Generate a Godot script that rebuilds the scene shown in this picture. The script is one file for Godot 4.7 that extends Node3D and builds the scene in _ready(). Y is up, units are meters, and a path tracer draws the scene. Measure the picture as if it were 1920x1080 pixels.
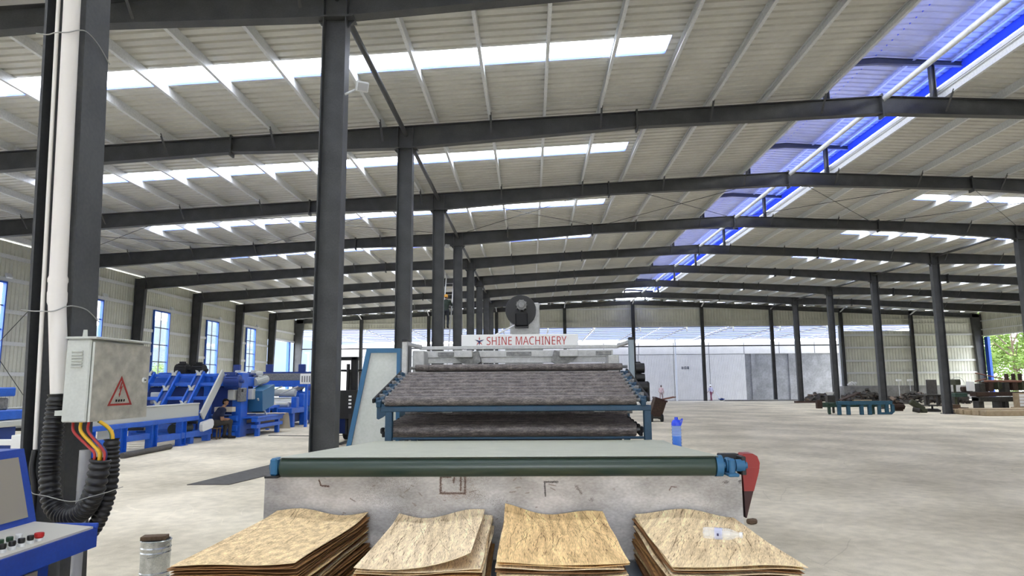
extends Node3D

# ------------------------------------------------------------------ mesh builder
class MB:
	var v := PackedVector3Array()
	var n := PackedVector3Array()
	var t := PackedVector2Array()
	var c := PackedColorArray()
	var tint := Color(1, 1, 1)
	var tinted := false

	func tri3(a: Vector3, b: Vector3, d: Vector3, na: Vector3, nb: Vector3, nd: Vector3, ua := Vector2.ZERO, ub := Vector2.ZERO, ud := Vector2.ZERO) -> void:
		if (b - a).cross(d - a).dot(na + nb + nd) > 0.0:
			v.append(a); v.append(d); v.append(b)
			n.append(na); n.append(nd); n.append(nb)
			t.append(ua); t.append(ud); t.append(ub)
		else:
			v.append(a); v.append(b); v.append(d)
			n.append(na); n.append(nb); n.append(nd)
			t.append(ua); t.append(ub); t.append(ud)
		if tinted:
			c.append(tint); c.append(tint); c.append(tint)

	func quad(a: Vector3, b: Vector3, d: Vector3, e: Vector3, hint: Vector3) -> void:
		var g := (d - a).cross(e - b)
		if g.length_squared() < 1e-16:
			return
		g = g.normalized()
		if g.dot(hint) < 0.0:
			g = -g
		tri3(a, b, d, g, g, g, Vector2(0, 0), Vector2(1, 0), Vector2(1, 1))
		tri3(a, d, e, g, g, g, Vector2(0, 0), Vector2(1, 1), Vector2(0, 1))

	func flat_tri(a: Vector3, b: Vector3, d: Vector3, hint: Vector3) -> void:
		var g := (b - a).cross(d - a)
		if g.length_squared() < 1e-16:
			return
		g = g.normalized()
		if g.dot(hint) < 0.0:
			g = -g
		tri3(a, b, d, g, g, g)

	# eight corners: lower four in order, upper four in the same order
	func hexa(p: Array) -> void:
		var m := Vector3.ZERO
		for q in p:
			m += q
		m /= 8.0
		for f in [[0, 1, 2, 3], [4, 5, 6, 7], [0, 1, 5, 4], [1, 2, 6, 5], [2, 3, 7, 6], [3, 0, 4, 7]]:
			var k: Vector3 = (p[f[0]] + p[f[1]] + p[f[2]] + p[f[3]]) / 4.0
			quad(p[f[0]], p[f[1]], p[f[2]], p[f[3]], k - m)

	func box(ctr: Vector3, size: Vector3, bas := Basis(), bev := 0.0) -> void:
		var h := size * 0.5
		var b := minf(bev, minf(h.x, minf(h.y, h.z)) * 0.6)
		if b <= 0.0:
			var p := []
			for sy in [-1, 1]:
				for q in [[-1, -1], [1, -1], [1, 1], [-1, 1]]:
					p.append(ctr + bas * Vector3(q[0] * h.x, sy * h.y, q[1] * h.z))
			hexa(p)
			return
		var pt := func(sx, sy, sz, ax) -> Vector3:
			var q := Vector3(sx * (h.x - b), sy * (h.y - b), sz * (h.z - b))
			q[ax] = [sx, sy, sz][ax] * h[ax]
			return ctr + bas * q
		for s in [-1, 1]:
			quad(pt.call(s, -1, -1, 0), pt.call(s, 1, -1, 0), pt.call(s, 1, 1, 0), pt.call(s, -1, 1, 0), bas * Vector3(s, 0, 0))
			quad(pt.call(-1, s, -1, 1), pt.call(1, s, -1, 1), pt.call(1, s, 1, 1), pt.call(-1, s, 1, 1), bas * Vector3(0, s, 0))
			quad(pt.call(-1, -1, s, 2), pt.call(1, -1, s, 2), pt.call(1, 1, s, 2), pt.call(-1, 1, s, 2), bas * Vector3(0, 0, s))
			for r in [-1, 1]:
				quad(pt.call(s, r, -1, 0), pt.call(s, r, 1, 0), pt.call(s, r, 1, 1), pt.call(s, r, -1, 1), bas * Vector3(s, r, 0))
				quad(pt.call(s, -1, r, 0), pt.call(s, 1, r, 0), pt.call(s, 1, r, 2), pt.call(s, -1, r, 2), bas * Vector3(s, 0, r))
				quad(pt.call(-1, s, r, 1), pt.call(1, s, r, 1), pt.call(1, s, r, 2), pt.call(-1, s, r, 2), bas * Vector3(0, s, r))
				for w in [-1, 1]:
					flat_tri(pt.call(s, r, w, 0), pt.call(s, r, w, 1), pt.call(s, r, w, 2), bas * Vector3(s, r, w))

	func span(x0, x1, y0, y1, z0, z1, bev := 0.0) -> void:
		box(Vector3((x0 + x1) / 2.0, (y0 + y1) / 2.0, (z0 + z1) / 2.0), Vector3(absf(x1 - x0), absf(y1 - y0), absf(z1 - z0)), Basis(), bev)

	# a bar of rectangular section from a to b, w wide across, h in the direction nearest to up
	func bar(a: Vector3, b: Vector3, w: float, h: float, bev := 0.0) -> void:
		var d := (b - a).normalized()
		var s := d.cross(Vector3.UP)
		if s.length() < 0.01:
			s = Vector3.RIGHT
		s = s.normalized()
		box((a + b) / 2.0, Vector3(w, h, a.distance_to(b)), Basis(s, s.cross(d).normalized() * 1.0, -d), bev)

	func tube(path: Array, r: float, sides := 10, caps := true, radii := []) -> void:
		var m := path.size()
		var prev: Array = []
		var up := Vector3.ZERO
		for i in m:
			var d: Vector3
			if i == 0:
				d = path[1] - path[0]
			elif i == m - 1:
				d = path[m - 1] - path[m - 2]
			else:
				d = (path[i + 1] - path[i]).normalized() + (path[i] - path[i - 1]).normalized()
			d = d.normalized()
			if i == 0:
				up = d.cross(Vector3(0.3, 0.1, 0.9) if absf(d.y) > 0.8 else Vector3.UP).normalized()
			else:
				up = (up - d * up.dot(d)).normalized()
			var side := d.cross(up)
			var rr: float = radii[i] if radii.size() else r
			var slope := 0.0
			if radii.size():
				var i0 := maxi(i - 1, 0)
				var i1 := mini(i + 1, m - 1)
				slope = (radii[i1] - radii[i0]) / maxf(path[i1].distance_to(path[i0]), 1e-6)
			var ring := []
			for k in sides:
				var an := TAU * k / sides
				var q := up * cos(an) + side * sin(an)
				ring.append([path[i] + q * rr, (q - d * slope).normalized()])
			if i > 0:
				for k in sides:
					var e := (k + 1) % sides
					tri3(prev[k][0], prev[e][0], ring[e][0], prev[k][1], prev[e][1], ring[e][1], Vector2(float(k) / sides, i - 1), Vector2(float(k + 1) / sides, i - 1), Vector2(float(k + 1) / sides, i))
					tri3(prev[k][0], ring[e][0], ring[k][0], prev[k][1], ring[e][1], ring[k][1], Vector2(float(k) / sides, i - 1), Vector2(float(k + 1) / sides, i), Vector2(float(k) / sides, i))
			if caps and (i == 0 or i == m - 1):
				var cn := -d if i == 0 else d
				for k in sides:
					tri3(path[i], ring[k][0], ring[(k + 1) % sides][0], cn, cn, cn)
			prev = ring

	# profile of (radius, height) turned round the local y axis of xf
	func lathe(profile: Array, sides := 20, xf := Transform3D()) -> void:
		for i in profile.size() - 1:
			var p: Vector2 = profile[i]
			var q: Vector2 = profile[i + 1]
			var sl := Vector2(q.y - p.y, p.x - q.x)
			if sl.length() < 1e-7:
				continue
			sl = sl.normalized()
			for k in sides:
				var a0 := TAU * k / sides
				var a1 := TAU * (k + 1) / sides
				var f := func(pp: Vector2, an: float) -> Vector3: return xf * Vector3(pp.x * cos(an), pp.y, pp.x * sin(an))
				var nn := func(an: float) -> Vector3: return (xf.basis * Vector3(sl.x * cos(an), sl.y, sl.x * sin(an))).normalized()
				var u0 := float(k) / sides
				var u1 := float(k + 1) / sides
				if p.x > 1e-6:
					tri3(f.call(p, a0), f.call(p, a1), f.call(q, a1), nn.call(a0), nn.call(a1), nn.call(a1), Vector2(u0, p.y), Vector2(u1, p.y), Vector2(u1, q.y))
				if q.x > 1e-6:
					tri3(f.call(p, a0), f.call(q, a1), f.call(q, a0), nn.call(a0), nn.call(a1), nn.call(a0), Vector2(u0, p.y), Vector2(u1, q.y), Vector2(u0, q.y))

	func cyl(a: Vector3, b: Vector3, r: float, sides := 14) -> void:
		tube([a, b], r, sides, true)

	# polygon in the local xy plane of xf, drawn out along local z from -depth/2 to depth/2
	func prism(poly: Array, depth: float, xf := Transform3D()) -> void:
		var pts := PackedVector2Array(poly)
		var ix := Geometry2D.triangulate_polygon(pts)
		var zn := xf.basis.z.normalized()
		for s in [-1.0, 1.0]:
			for i in range(0, ix.size(), 3):
				var a := pts[ix[i]]
				var b := pts[ix[i + 1]]
				var d := pts[ix[i + 2]]
				flat_tri(xf * Vector3(a.x, a.y, s * depth / 2), xf * Vector3(b.x, b.y, s * depth / 2), xf * Vector3(d.x, d.y, s * depth / 2), zn * s)
		var cw := Geometry2D.is_polygon_clockwise(pts)
		for i in pts.size():
			var a := pts[i]
			var b := pts[(i + 1) % pts.size()]
			var e := b - a
			var o := Vector2(-e.y, e.x) if cw else Vector2(e.y, -e.x)
			quad(xf * Vector3(a.x, a.y, -depth / 2), xf * Vector3(b.x, b.y, -depth / 2), xf * Vector3(b.x, b.y, depth / 2), xf * Vector3(a.x, a.y, depth / 2), xf.basis * Vector3(o.x, o.y, 0))

	# smooth sheet through rows of points; flip turns its front to the other side
	func sheet(rows: Array, flip := false) -> void:
		var a := rows.size()
		var b: int = rows[0].size()
		var nm := []
		for i in a:
			var line := []
			for j in b:
				var du: Vector3 = rows[mini(i + 1, a - 1)][j] - rows[maxi(i - 1, 0)][j]
				var dv: Vector3 = rows[i][mini(j + 1, b - 1)] - rows[i][maxi(j - 1, 0)]
				var g := du.cross(dv).normalized()
				line.append(-g if flip else g)
			nm.append(line)
		for i in a - 1:
			for j in b - 1:
				var u00 := Vector2(float(j) / (b - 1), float(i) / (a - 1))
				var u11 := Vector2(float(j + 1) / (b - 1), float(i + 1) / (a - 1))
				var u01 := Vector2(u11.x, u00.y)
				var u10 := Vector2(u00.x, u11.y)
				tri3(rows[i][j], rows[i][j + 1], rows[i + 1][j + 1], nm[i][j], nm[i][j + 1], nm[i + 1][j + 1], u00, u01, u11)
				tri3(rows[i][j], rows[i + 1][j + 1], rows[i + 1][j], nm[i][j], nm[i + 1][j + 1], nm[i + 1][j], u00, u11, u10)

	# ribbed metal sheet: o a corner, u the unit way across the ribs, w the unit way along them, out its outer side
	func ribbed(o: Vector3, u: Vector3, w: Vector3, out: Vector3, wide: float, long: float, ribs: int, back: Variant = true, high := 0.03) -> void:
		var prof := [Vector2(0, 0)]
		var p := wide / ribs
		for k in ribs:
			var m := (k + 0.5) * p
			prof.append_array([Vector2(m - p * 0.17, 0), Vector2(m - p * 0.09, high), Vector2(m + p * 0.09, high), Vector2(m + p * 0.17, 0)])
		prof.append(Vector2(wide, 0))
		for i in prof.size() - 1:
			var a: Vector3 = o + u * prof[i].x + out * prof[i].y
			var b: Vector3 = o + u * prof[i + 1].x + out * prof[i + 1].y
			quad(a, b, b + w * long, a + w * long, -out)
		if back is MB or back:
			var tg: MB = back if back is MB else self
			var q := o + out * (high + 0.025)
			tg.quad(q, q + u * wide, q + u * wide + w * long, q + w * long, out)
			for s in [[o, u], [o + w * long, u], [o, w], [o + u * wide, w]]:
				var l: Vector3 = s[1] * (wide if s[1] == u else long)
				tg.quad(s[0], s[0] + l, s[0] + l + out * (high + 0.025), s[0] + out * (high + 0.025), s[0] + l / 2.0 - (o + u * wide / 2.0 + w * long / 2.0))

	func mesh(shift := Vector3.ZERO) -> ArrayMesh:
		if shift != Vector3.ZERO:
			for i in v.size():
				v[i] -= shift
		var arr := []
		arr.resize(Mesh.ARRAY_MAX)
		arr[Mesh.ARRAY_VERTEX] = v
		arr[Mesh.ARRAY_NORMAL] = n
		arr[Mesh.ARRAY_TEX_UV] = t
		if tinted:
			arr[Mesh.ARRAY_COLOR] = c
		var m := ArrayMesh.new()
		m.add_surface_from_arrays(Mesh.PRIMITIVE_TRIANGLES, arr)
		return m

# ------------------------------------------------------------------ scene helpers
var used := {}
var M := {}
var rng := RandomNumberGenerator.new()

const EYE := 1.7565
const BAY := 6.25
const RIDGE_X := 8.886
const ROW_L := -3.114
const ROW_R := 20.95
const WALL_L := -21.05
const WALL_R := 39.2
const SLOPE := 0.0485

func fz(k: float) -> float:
	return -(10.372 + k * BAY)

func beam_top(x: float) -> float:
	return 8.807 - SLOPE * absf(x - RIDGE_X)

func numbered(called: String) -> String:
	used[called] = used.get(called, 0) + 1
	return called if used[called] == 1 else "%s_%03d" % [called, used[called] - 1]

func wpos(o: Node) -> Vector3:
	var p := Vector3.ZERO
	while o != self and o is Node3D:
		p += o.position
		o = o.get_parent()
	return p

func thing(called: String, label: String, category: String, at: Vector3, group := "") -> Node3D:
	var o := Node3D.new()
	o.name = numbered(called)
	add_child(o)
	o.position = at
	tag(o, label, category, group)
	return o

func tag(o: Node, label: String, category: String, group := "") -> void:
	o.set_meta("label", label)
	o.set_meta("category", category)
	if group != "":
		o.set_meta("group", group)

func structure(called: String, label: String, at := Vector3.ZERO, category := "structure") -> Node3D:
	var o := Node3D.new()
	o.name = numbered(called)
	add_child(o)
	o.position = at
	o.set_meta("kind", "structure")
	o.set_meta("label", label)
	o.set_meta("category", category)
	return o

func put(called: String, b: MB, m: Material, parent: Node = self) -> MeshInstance3D:
	var o := MeshInstance3D.new()
	o.mesh = b.mesh(wpos(parent))
	o.material_override = null
	o.mesh.surface_set_material(0, m)
	o.name = numbered(called) if parent == self else called
	parent.add_child(o, true)
	return o

func put_mesh(called: String, m: Mesh, parent: Node, at := Vector3.ZERO) -> MeshInstance3D:
	var o := MeshInstance3D.new()
	o.mesh = m
	o.name = called
	parent.add_child(o, true)
	o.position = at
	return o

func bx(called: String, m: Material, parent: Node, x0, x1, y0, y1, z0, z1, bev := 0.008) -> MeshInstance3D:
	var b := MB.new()
	b.span(x0, x1, y0, y1, z0, z1, bev)
	return put(called, b, m, parent)

func rod(called: String, m: Material, parent: Node, a: Vector3, b: Vector3, r: float, sides := 12) -> MeshInstance3D:
	var k := MB.new()
	k.cyl(a, b, r, sides)
	return put(called, k, m, parent)

func beam(called: String, m: Material, parent: Node, a: Vector3, b: Vector3, w: float, h: float, bev := 0.006) -> MeshInstance3D:
	var k := MB.new()
	k.bar(a, b, w, h, bev)
	return put(called, k, m, parent)

func copy(o: Node3D, at: Vector3, label := "", turn := 0.0) -> Node3D:
	var r: Node3D = o.duplicate()
	var stem := String(o.name)
	if stem.length() > 4 and stem[stem.length() - 4] == "_" and stem.right(3).is_valid_int():
		stem = stem.left(stem.length() - 4)
	r.name = numbered(stem)
	add_child(r)
	r.position = at
	r.rotation.y = turn
	if label != "":
		r.set_meta("label", label)
	return r

func smooth_path(pts: Array, steps := 8) -> Array:
	var out := []
	for i in pts.size() - 1:
		var p0: Vector3 = pts[maxi(i - 1, 0)]
		var p1: Vector3 = pts[i]
		var p2: Vector3 = pts[i + 1]
		var p3: Vector3 = pts[mini(i + 2, pts.size() - 1)]
		for k in steps:
			out.append(p1.cubic_interpolate(p2, p0, p3, float(k) / steps))
	out.append(pts[pts.size() - 1])
	return out

# ------------------------------------------------------------------ materials
func mat(called: String, col: Color, rough := 0.7, metal := 0.0, spec := 0.5) -> StandardMaterial3D:
	var m := StandardMaterial3D.new()
	m.resource_name = called
	m.albedo_color = col
	m.roughness = rough
	m.metallic = metal
	m.metallic_specular = spec
	M[called] = m
	return m

func noise_bytes(size: int, sd: int, freq: float, octaves := 4, kind := FastNoiseLite.TYPE_SIMPLEX_SMOOTH) -> PackedByteArray:
	var f := FastNoiseLite.new()
	f.seed = sd
	f.noise_type = kind
	f.frequency = freq
	f.fractal_octaves = octaves
	var im := f.get_seamless_image(size, size)
	im.convert(Image.FORMAT_L8)
	return im.get_data()

# two noises over one colour: coarse patches and a fine grain
func grain_tex(size: int, sd: int, a: Color, b: Color, coarse: float, fine: float, mixing := 0.5, contrast := 1.6) -> ImageTexture:
	var p := noise_bytes(size, sd, coarse, 5)
	var q := noise_bytes(size, sd + 7, fine, 3)
	var d := PackedByteArray()
	d.resize(size * size * 3)
	for i in size * size:
		var k := clampf((lerpf(p[i], q[i], mixing) / 255.0 - 0.5) * contrast + 0.5, 0.0, 1.0)
		d[i * 3] = int(255.0 * lerpf(a.r, b.r, k))
		d[i * 3 + 1] = int(255.0 * lerpf(a.g, b.g, k))
		d[i * 3 + 2] = int(255.0 * lerpf(a.b, b.b, k))
	return ImageTexture.create_from_image(Image.create_from_data(size, size, false, Image.FORMAT_RGB8, d))

func grained(called: String, a: Color, b: Color, rough: float, metal: float, size_m: float, sd: int, coarse := 0.01, fine := 0.08, mixing := 0.5, px := 512, world := true) -> StandardMaterial3D:
	var m := mat(called, Color.WHITE, rough, metal)
	m.albedo_texture = grain_tex(px, sd, a, b, coarse, fine, mixing)
	m.uv1_triplanar = true
	m.uv1_world_triplanar = world
	m.uv1_scale = Vector3.ONE / size_m
	return m

func pane(called: String, col: Color, alpha: float) -> StandardMaterial3D:
	var m := mat(called, Color(col.r, col.g, col.b, alpha), 0.05)
	m.transparency = BaseMaterial3D.TRANSPARENCY_ALPHA
	return m

func _ready() -> void:
	# ---- camera: 1.76 m above the hall floor, looking along the hall
	var cam := Camera3D.new()
	cam.name = "camera"
	cam.position = Vector3(0, EYE, 0)
	cam.basis = Basis(Vector3.UP, deg_to_rad(1.509)) * Basis(Vector3.RIGHT, deg_to_rad(7.837)) * Basis(Vector3.BACK, deg_to_rad(-0.402))
	cam.fov = rad_to_deg(2.0 * atan(540.0 / 1277.18))
	cam.near = 0.05
	cam.far = 3000.0
	add_child(cam)
	# ---- sky: bright overcast daylight
	var sky := ProceduralSkyMaterial.new()
	sky.sky_top_color = Color(0.93, 0.955, 1.0)
	sky.sky_horizon_color = Color(0.97, 0.98, 1.0)
	sky.ground_horizon_color = Color(0.8, 0.8, 0.78)
	sky.ground_bottom_color = Color(0.5, 0.5, 0.48)
	sky.sun_angle_max = 1.0
	var env := Environment.new()
	env.background_mode = Environment.BG_SKY
	env.sky = Sky.new()
	env.sky.sky_material = sky
	env.tonemap_mode = Environment.TONE_MAPPER_LINEAR
	env.tonemap_exposure = 16.0
	env.sdfgi_enabled = true
	env.ssao_enabled = true
	env.ssil_enabled = true
	var we := WorldEnvironment.new()
	we.name = "environment"
	we.environment = env
	add_child(we)
	# ---- the hall, then what stands in it
	make_materials()
	dryer_materials()
	build_shell()
	build_outside()
	build_dryer()
	build_veneers()
	build_post_things()
	build_console()
	build_left_line()
	build_column_lamps()
	build_right_side()
	build_people()

func floor_texture() -> ImageTexture:
	var s := 2048
	var p := noise_bytes(1024, 11, 0.004, 5)
	var q := noise_bytes(1024, 12, 0.05, 4)
	var g := noise_bytes(1024, 13, 0.35, 2)
	var marks := PackedFloat32Array()
	marks.resize(s * s)
	rng.seed = 77
	# tyre tracks: pairs of faint turning bands, and straight dusty drag marks
	for k in 46:
		var cx := rng.randf() * s
		var cy := rng.randf() * s
		var r := rng.randf_range(60, 520)
		var a0 := rng.randf() * TAU
		var sweep := rng.randf_range(0.5, 2.6)
		var dark := rng.randf_range(-0.09, 0.1)
		var wd := rng.randi_range(2, 7)
		for tw in 2:
			var rr := r + tw * rng.randf_range(30, 46)
			var steps := int(rr * sweep)
			for i in steps:
				var an := a0 + sweep * i / steps
				var fade := sin(PI * i / steps)
				for w in wd:
					var x := posmod(int(cx + cos(an) * (rr + w)), s)
					var y := posmod(int(cy + sin(an) * (rr + w)), s)
					if (i / 5 + w) % 3 != 0:
						marks[y * s + x] = clampf(marks[y * s + x] + dark * fade, -0.2, 0.2)
	for k in 420:
		var x0 := rng.randf() * s
		var y0 := rng.randf() * s
		var an := rng.randf() * TAU
		var ln := rng.randi_range(20, 240)
		var dark := rng.randf_range(-0.12, 0.1)
		for i in ln:
			an += rng.randf_range(-0.03, 0.03)
			x0 += cos(an)
			y0 += sin(an)
			var x := posmod(int(x0), s)
			var y := posmod(int(y0), s)
			marks[y * s + x] += dark
			marks[y * s + posmod(x + 1, s)] += dark * 0.6
	var d := PackedByteArray()
	d.resize(s * s * 3)
	for y in s:
		for x in s:
			var i := y * s + x
			var h := (y / 2) * 1024 + x / 2
			var k := 0.42 * (p[h] / 255.0 - 0.5) + 0.2 * (q[h] / 255.0 - 0.5) + 0.13 * (g[((y * 3) % 1024) * 1024 + (x * 3) % 1024] / 255.0 - 0.5) + marks[i]
			d[i * 3] = int(clampf(0.82 * (1.0 + k * 0.62), 0, 1) * 255)
			d[i * 3 + 1] = int(clampf(0.782 * (1.0 + k * 0.64), 0, 1) * 255)
			d[i * 3 + 2] = int(clampf(0.7 * (1.0 + k * 0.7), 0, 1) * 255)
	return ImageTexture.create_from_image(Image.create_from_data(s, s, false, Image.FORMAT_RGB8, d))

func make_materials() -> void:
	var fl := mat("dusty concrete", Color.WHITE, 0.86, 0.0, 0.3)
	fl.albedo_texture = floor_texture()
	fl.uv1_triplanar = true
	fl.uv1_world_triplanar = true
	fl.uv1_scale = Vector3.ONE / 13.0
	grained("steel paint", Color(0.21, 0.215, 0.22), Color(0.285, 0.29, 0.29), 0.55, 0.0, 2.3, 21, 0.008, 0.12, 0.4)
	grained("roof metal", Color(0.75, 0.745, 0.71), Color(0.81, 0.805, 0.77), 0.42, 0.0, 5.0, 22, 0.01, 0.06, 0.35)
	grained("wall metal", Color(0.77, 0.77, 0.72), Color(0.83, 0.83, 0.78), 0.5, 0.0, 5.0, 23, 0.01, 0.06, 0.35)
	grained("galvanised", Color(0.76, 0.77, 0.77), Color(0.88, 0.885, 0.885), 0.4, 0.0, 1.1, 24, 0.03, 0.2, 0.5)
	mat("roof blue", Color(0.24, 0.37, 0.85), 0.4)
	mat("blue paint", Color(0.07, 0.25, 0.66), 0.42)
	mat("blue frame", Color(0.12, 0.33, 0.72), 0.45)
	pane("skylight sheet", Color(0.95, 0.97, 1.0), 0.14)
	pane("window glass", Color(0.82, 0.9, 0.95), 0.12)
	var can := mat("canopy sheet", Color(0.8, 0.83, 0.92), 0.6)
	mat("canopy purlin", Color(0.4, 0.45, 0.62), 0.6)
	can.backlight_enabled = true
	can.backlight = Color(0.36, 0.38, 0.44)
	grained("yard concrete", Color(0.62, 0.61, 0.59), Color(0.72, 0.71, 0.69), 0.9, 0.0, 9.0, 25)
	grained("rendered grey", Color(0.46, 0.455, 0.445), Color(0.58, 0.575, 0.565), 0.9, 0.0, 7.0, 26, 0.008, 0.05, 0.4)
	grained("door white", Color(0.8, 0.785, 0.755), Color(0.86, 0.845, 0.815), 0.5, 0.0, 6.0, 27)
	mat("door dark seam", Color(0.35, 0.36, 0.38), 0.7)
	grained("grass", Color(0.2, 0.27, 0.1), Color(0.34, 0.42, 0.17), 0.95, 0.0, 4.0, 28)
	mat("haze hill", Color(0.21, 0.25, 0.3), 1.0)  # distance haze put into the hill colour as a blue tint
	mat("leaf", Color(0.36, 0.45, 0.17), 0.7)
	M["leaf"].backlight_enabled = true
	M["leaf"].backlight = Color(0.35, 0.42, 0.12)
	mat("bark", Color(0.3, 0.25, 0.2), 0.95)
	mat("wire", Color(0.62, 0.62, 0.6), 0.5, 0.4)
	mat("white lamp body", Color(0.82, 0.83, 0.83), 0.5)

# an I-shaped bar in the x-y plane: top line from a to b, web depths d0 and d1, flange width w along z
func i_bar(m: MB, a: Vector3, b: Vector3, d0: float, d1: float, w: float) -> void:
	var tf := 0.016
	var hw := w / 2.0
	var pr := func(y0: float, y1: float, e0: float, e1: float, z: float) -> void:
		m.hexa([a + Vector3(0, y0, -z), b + Vector3(0, e0, -z), b + Vector3(0, e0, z), a + Vector3(0, y0, z), a + Vector3(0, y1, -z), b + Vector3(0, e1, -z), b + Vector3(0, e1, z), a + Vector3(0, y1, z)])
	pr.call(-tf, 0.0, -tf, 0.0, hw)
	pr.call(-d0, -d0 + tf, -d1, -d1 + tf, hw)
	pr.call(-d0 + tf, -tf, -d1 + tf, -tf, 0.006)

# an upright H column: webs in the x-y plane, outer faces x0 and x1 at the foot and x0t, x1t at the head
func h_post(m: MB, x0: float, x1: float, x0t: float, x1t: float, y0: float, y1: float, z: float, w: float) -> void:
	var tf := 0.018
	var hz := w / 2.0
	var pr := func(a0: float, a1: float, b0: float, b1: float, hw: float) -> void:
		m.hexa([Vector3(a0, y0, z - hw), Vector3(a1, y0, z - hw), Vector3(a1, y0, z + hw), Vector3(a0, y0, z + hw), Vector3(b0, y1, z - hw), Vector3(b1, y1, z - hw), Vector3(b1, y1, z + hw), Vector3(b0, y1, z + hw)])
	pr.call(x0, x0 + tf, x0t, x0t + tf, hz)
	pr.call(x1 - tf, x1, x1t - tf, x1t, hz)
	pr.call(x0 + tf, x1 - tf, x0t + tf, x1t - tf, 0.006)

const FRAME_FROM := -4
const FRAME_TO := 8

func frame_z(k: int) -> float:
	return -4.42 if k == -1 else fz(k)

func build_frame() -> Node3D:
	# one portal frame at z = 0; the others are copies
	var f := structure("portal_frame", "dark grey painted steel portal frame carrying the ribbed roof", Vector3.ZERO, "steel frame")
	var sp: Material = M["steel paint"]
	for c in [ROW_L, ROW_R]:
		var m := MB.new()
		h_post(m, c - 0.19, c + 0.19, c - 0.19, c + 0.19, 0.02, 7.63, 0.0, 0.27)
		put("column", m, sp, f)
		m = MB.new()
		m.span(c - 0.3, c + 0.3, 7.63, 7.655, -0.15, 0.15)
		for s in [-1, 1]:
			m.prism([Vector2(0, 0), Vector2(0.11 * s, 0), Vector2(0, -0.13)], 0.014, Transform3D(Basis(), Vector3(c + 0.19 * s, 7.63, 0)))
		put("cap_plate", m, sp, f)
		m = MB.new()
		m.span(c - 0.27, c + 0.27, 0.0, 0.022, -0.2, 0.2)
		for q in [[-1, -1], [1, -1], [1, 1], [-1, 1]]:
			m.cyl(Vector3(c + q[0] * 0.23, 0.02, q[1] * 0.17), Vector3(c + q[0] * 0.23, 0.07, q[1] * 0.17), 0.014, 6)
		put("base_plate", m, sp, f)
		m = MB.new()
		for s in [-0.19, 0.19]:
			for zz in [-1, 1]:
				m.span(c + s - 0.006, c + s + 0.006, 7.66, beam_top(c) - 0.02, zz * 0.007, zz * 0.12)
		put("web_stiffener", m, sp, f)
	for s in [-1, 1]:
		var x := WALL_L + 0.08 if s < 0 else WALL_R - 0.08
		var m := MB.new()
		h_post(m, minf(x, x - s * 0.36), maxf(x, x - s * 0.36), minf(x, x - s * 0.58), maxf(x, x - s * 0.58), 0.0, beam_top(x) - 0.02, 0.0, 0.24)
		put("eave_column", m, sp, f)
	# rafters, spliced with bolted end plates
	var runs := [[WALL_L + 0.35, 0.62, -7.6, 0.4], [-7.6, 0.4, ROW_L, 0.575], [ROW_L, 0.575, 2.75, 0.4], [2.75, 0.4, RIDGE_X, 0.46]]
	for r in runs:
		for s in [-1, 1]:
			var xa: float = r[0] if s < 0 else 2.0 * RIDGE_X - r[0]
			var xb: float = r[2] if s < 0 else 2.0 * RIDGE_X - r[2]
			var m := MB.new()
			i_bar(m, Vector3(xa, beam_top(xa), 0), Vector3(xb, beam_top(xb), 0), r[1], r[3], 0.22)
			put("rafter", m, sp, f)
	for e in [[-7.6, 0.4], [2.75, 0.4], [RIDGE_X, 0.46], [2.0 * RIDGE_X - 2.75, 0.4], [2.0 * RIDGE_X + 7.6, 0.4]]:
		var m := MB.new()
		var t: float = beam_top(e[0])
		m.span(e[0] - 0.022, e[0] + 0.022, t - e[1] - 0.09, t + 0.05, -0.12, 0.12)
		for yy in [0.03, -0.03]:
			for zz in [-0.07, 0.07]:
				m.cyl(Vector3(e[0] - 0.05, t - e[1] / 2.0 + signf(yy) * (e[1] / 2.0 - 0.05), zz), Vector3(e[0] + 0.05, t - e[1] / 2.0 + signf(yy) * (e[1] / 2.0 - 0.05), zz), 0.014, 6)
		put("splice_plate", m, sp, f)
	# fly braces from the purlins to the lower flange
	for k in range(0, 21, 2):
		for s in [-1, 1]:
			var x := 7.35 - k * 1.38 if s < 0 else 2.0 * RIDGE_X - 7.35 + k * 1.38
			if x < WALL_L + 0.6 or x > WALL_R - 0.6 or absf(x - ROW_L) < 0.4 or absf(x - ROW_R) < 0.4:
				continue
			var m := MB.new()
			m.bar(Vector3(x, beam_top(x) + 0.05, 0.5), Vector3(x, beam_top(x) - 0.38, 0.1), 0.05, 0.006)
			put("fly_brace", m, sp, f)
	return f

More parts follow.
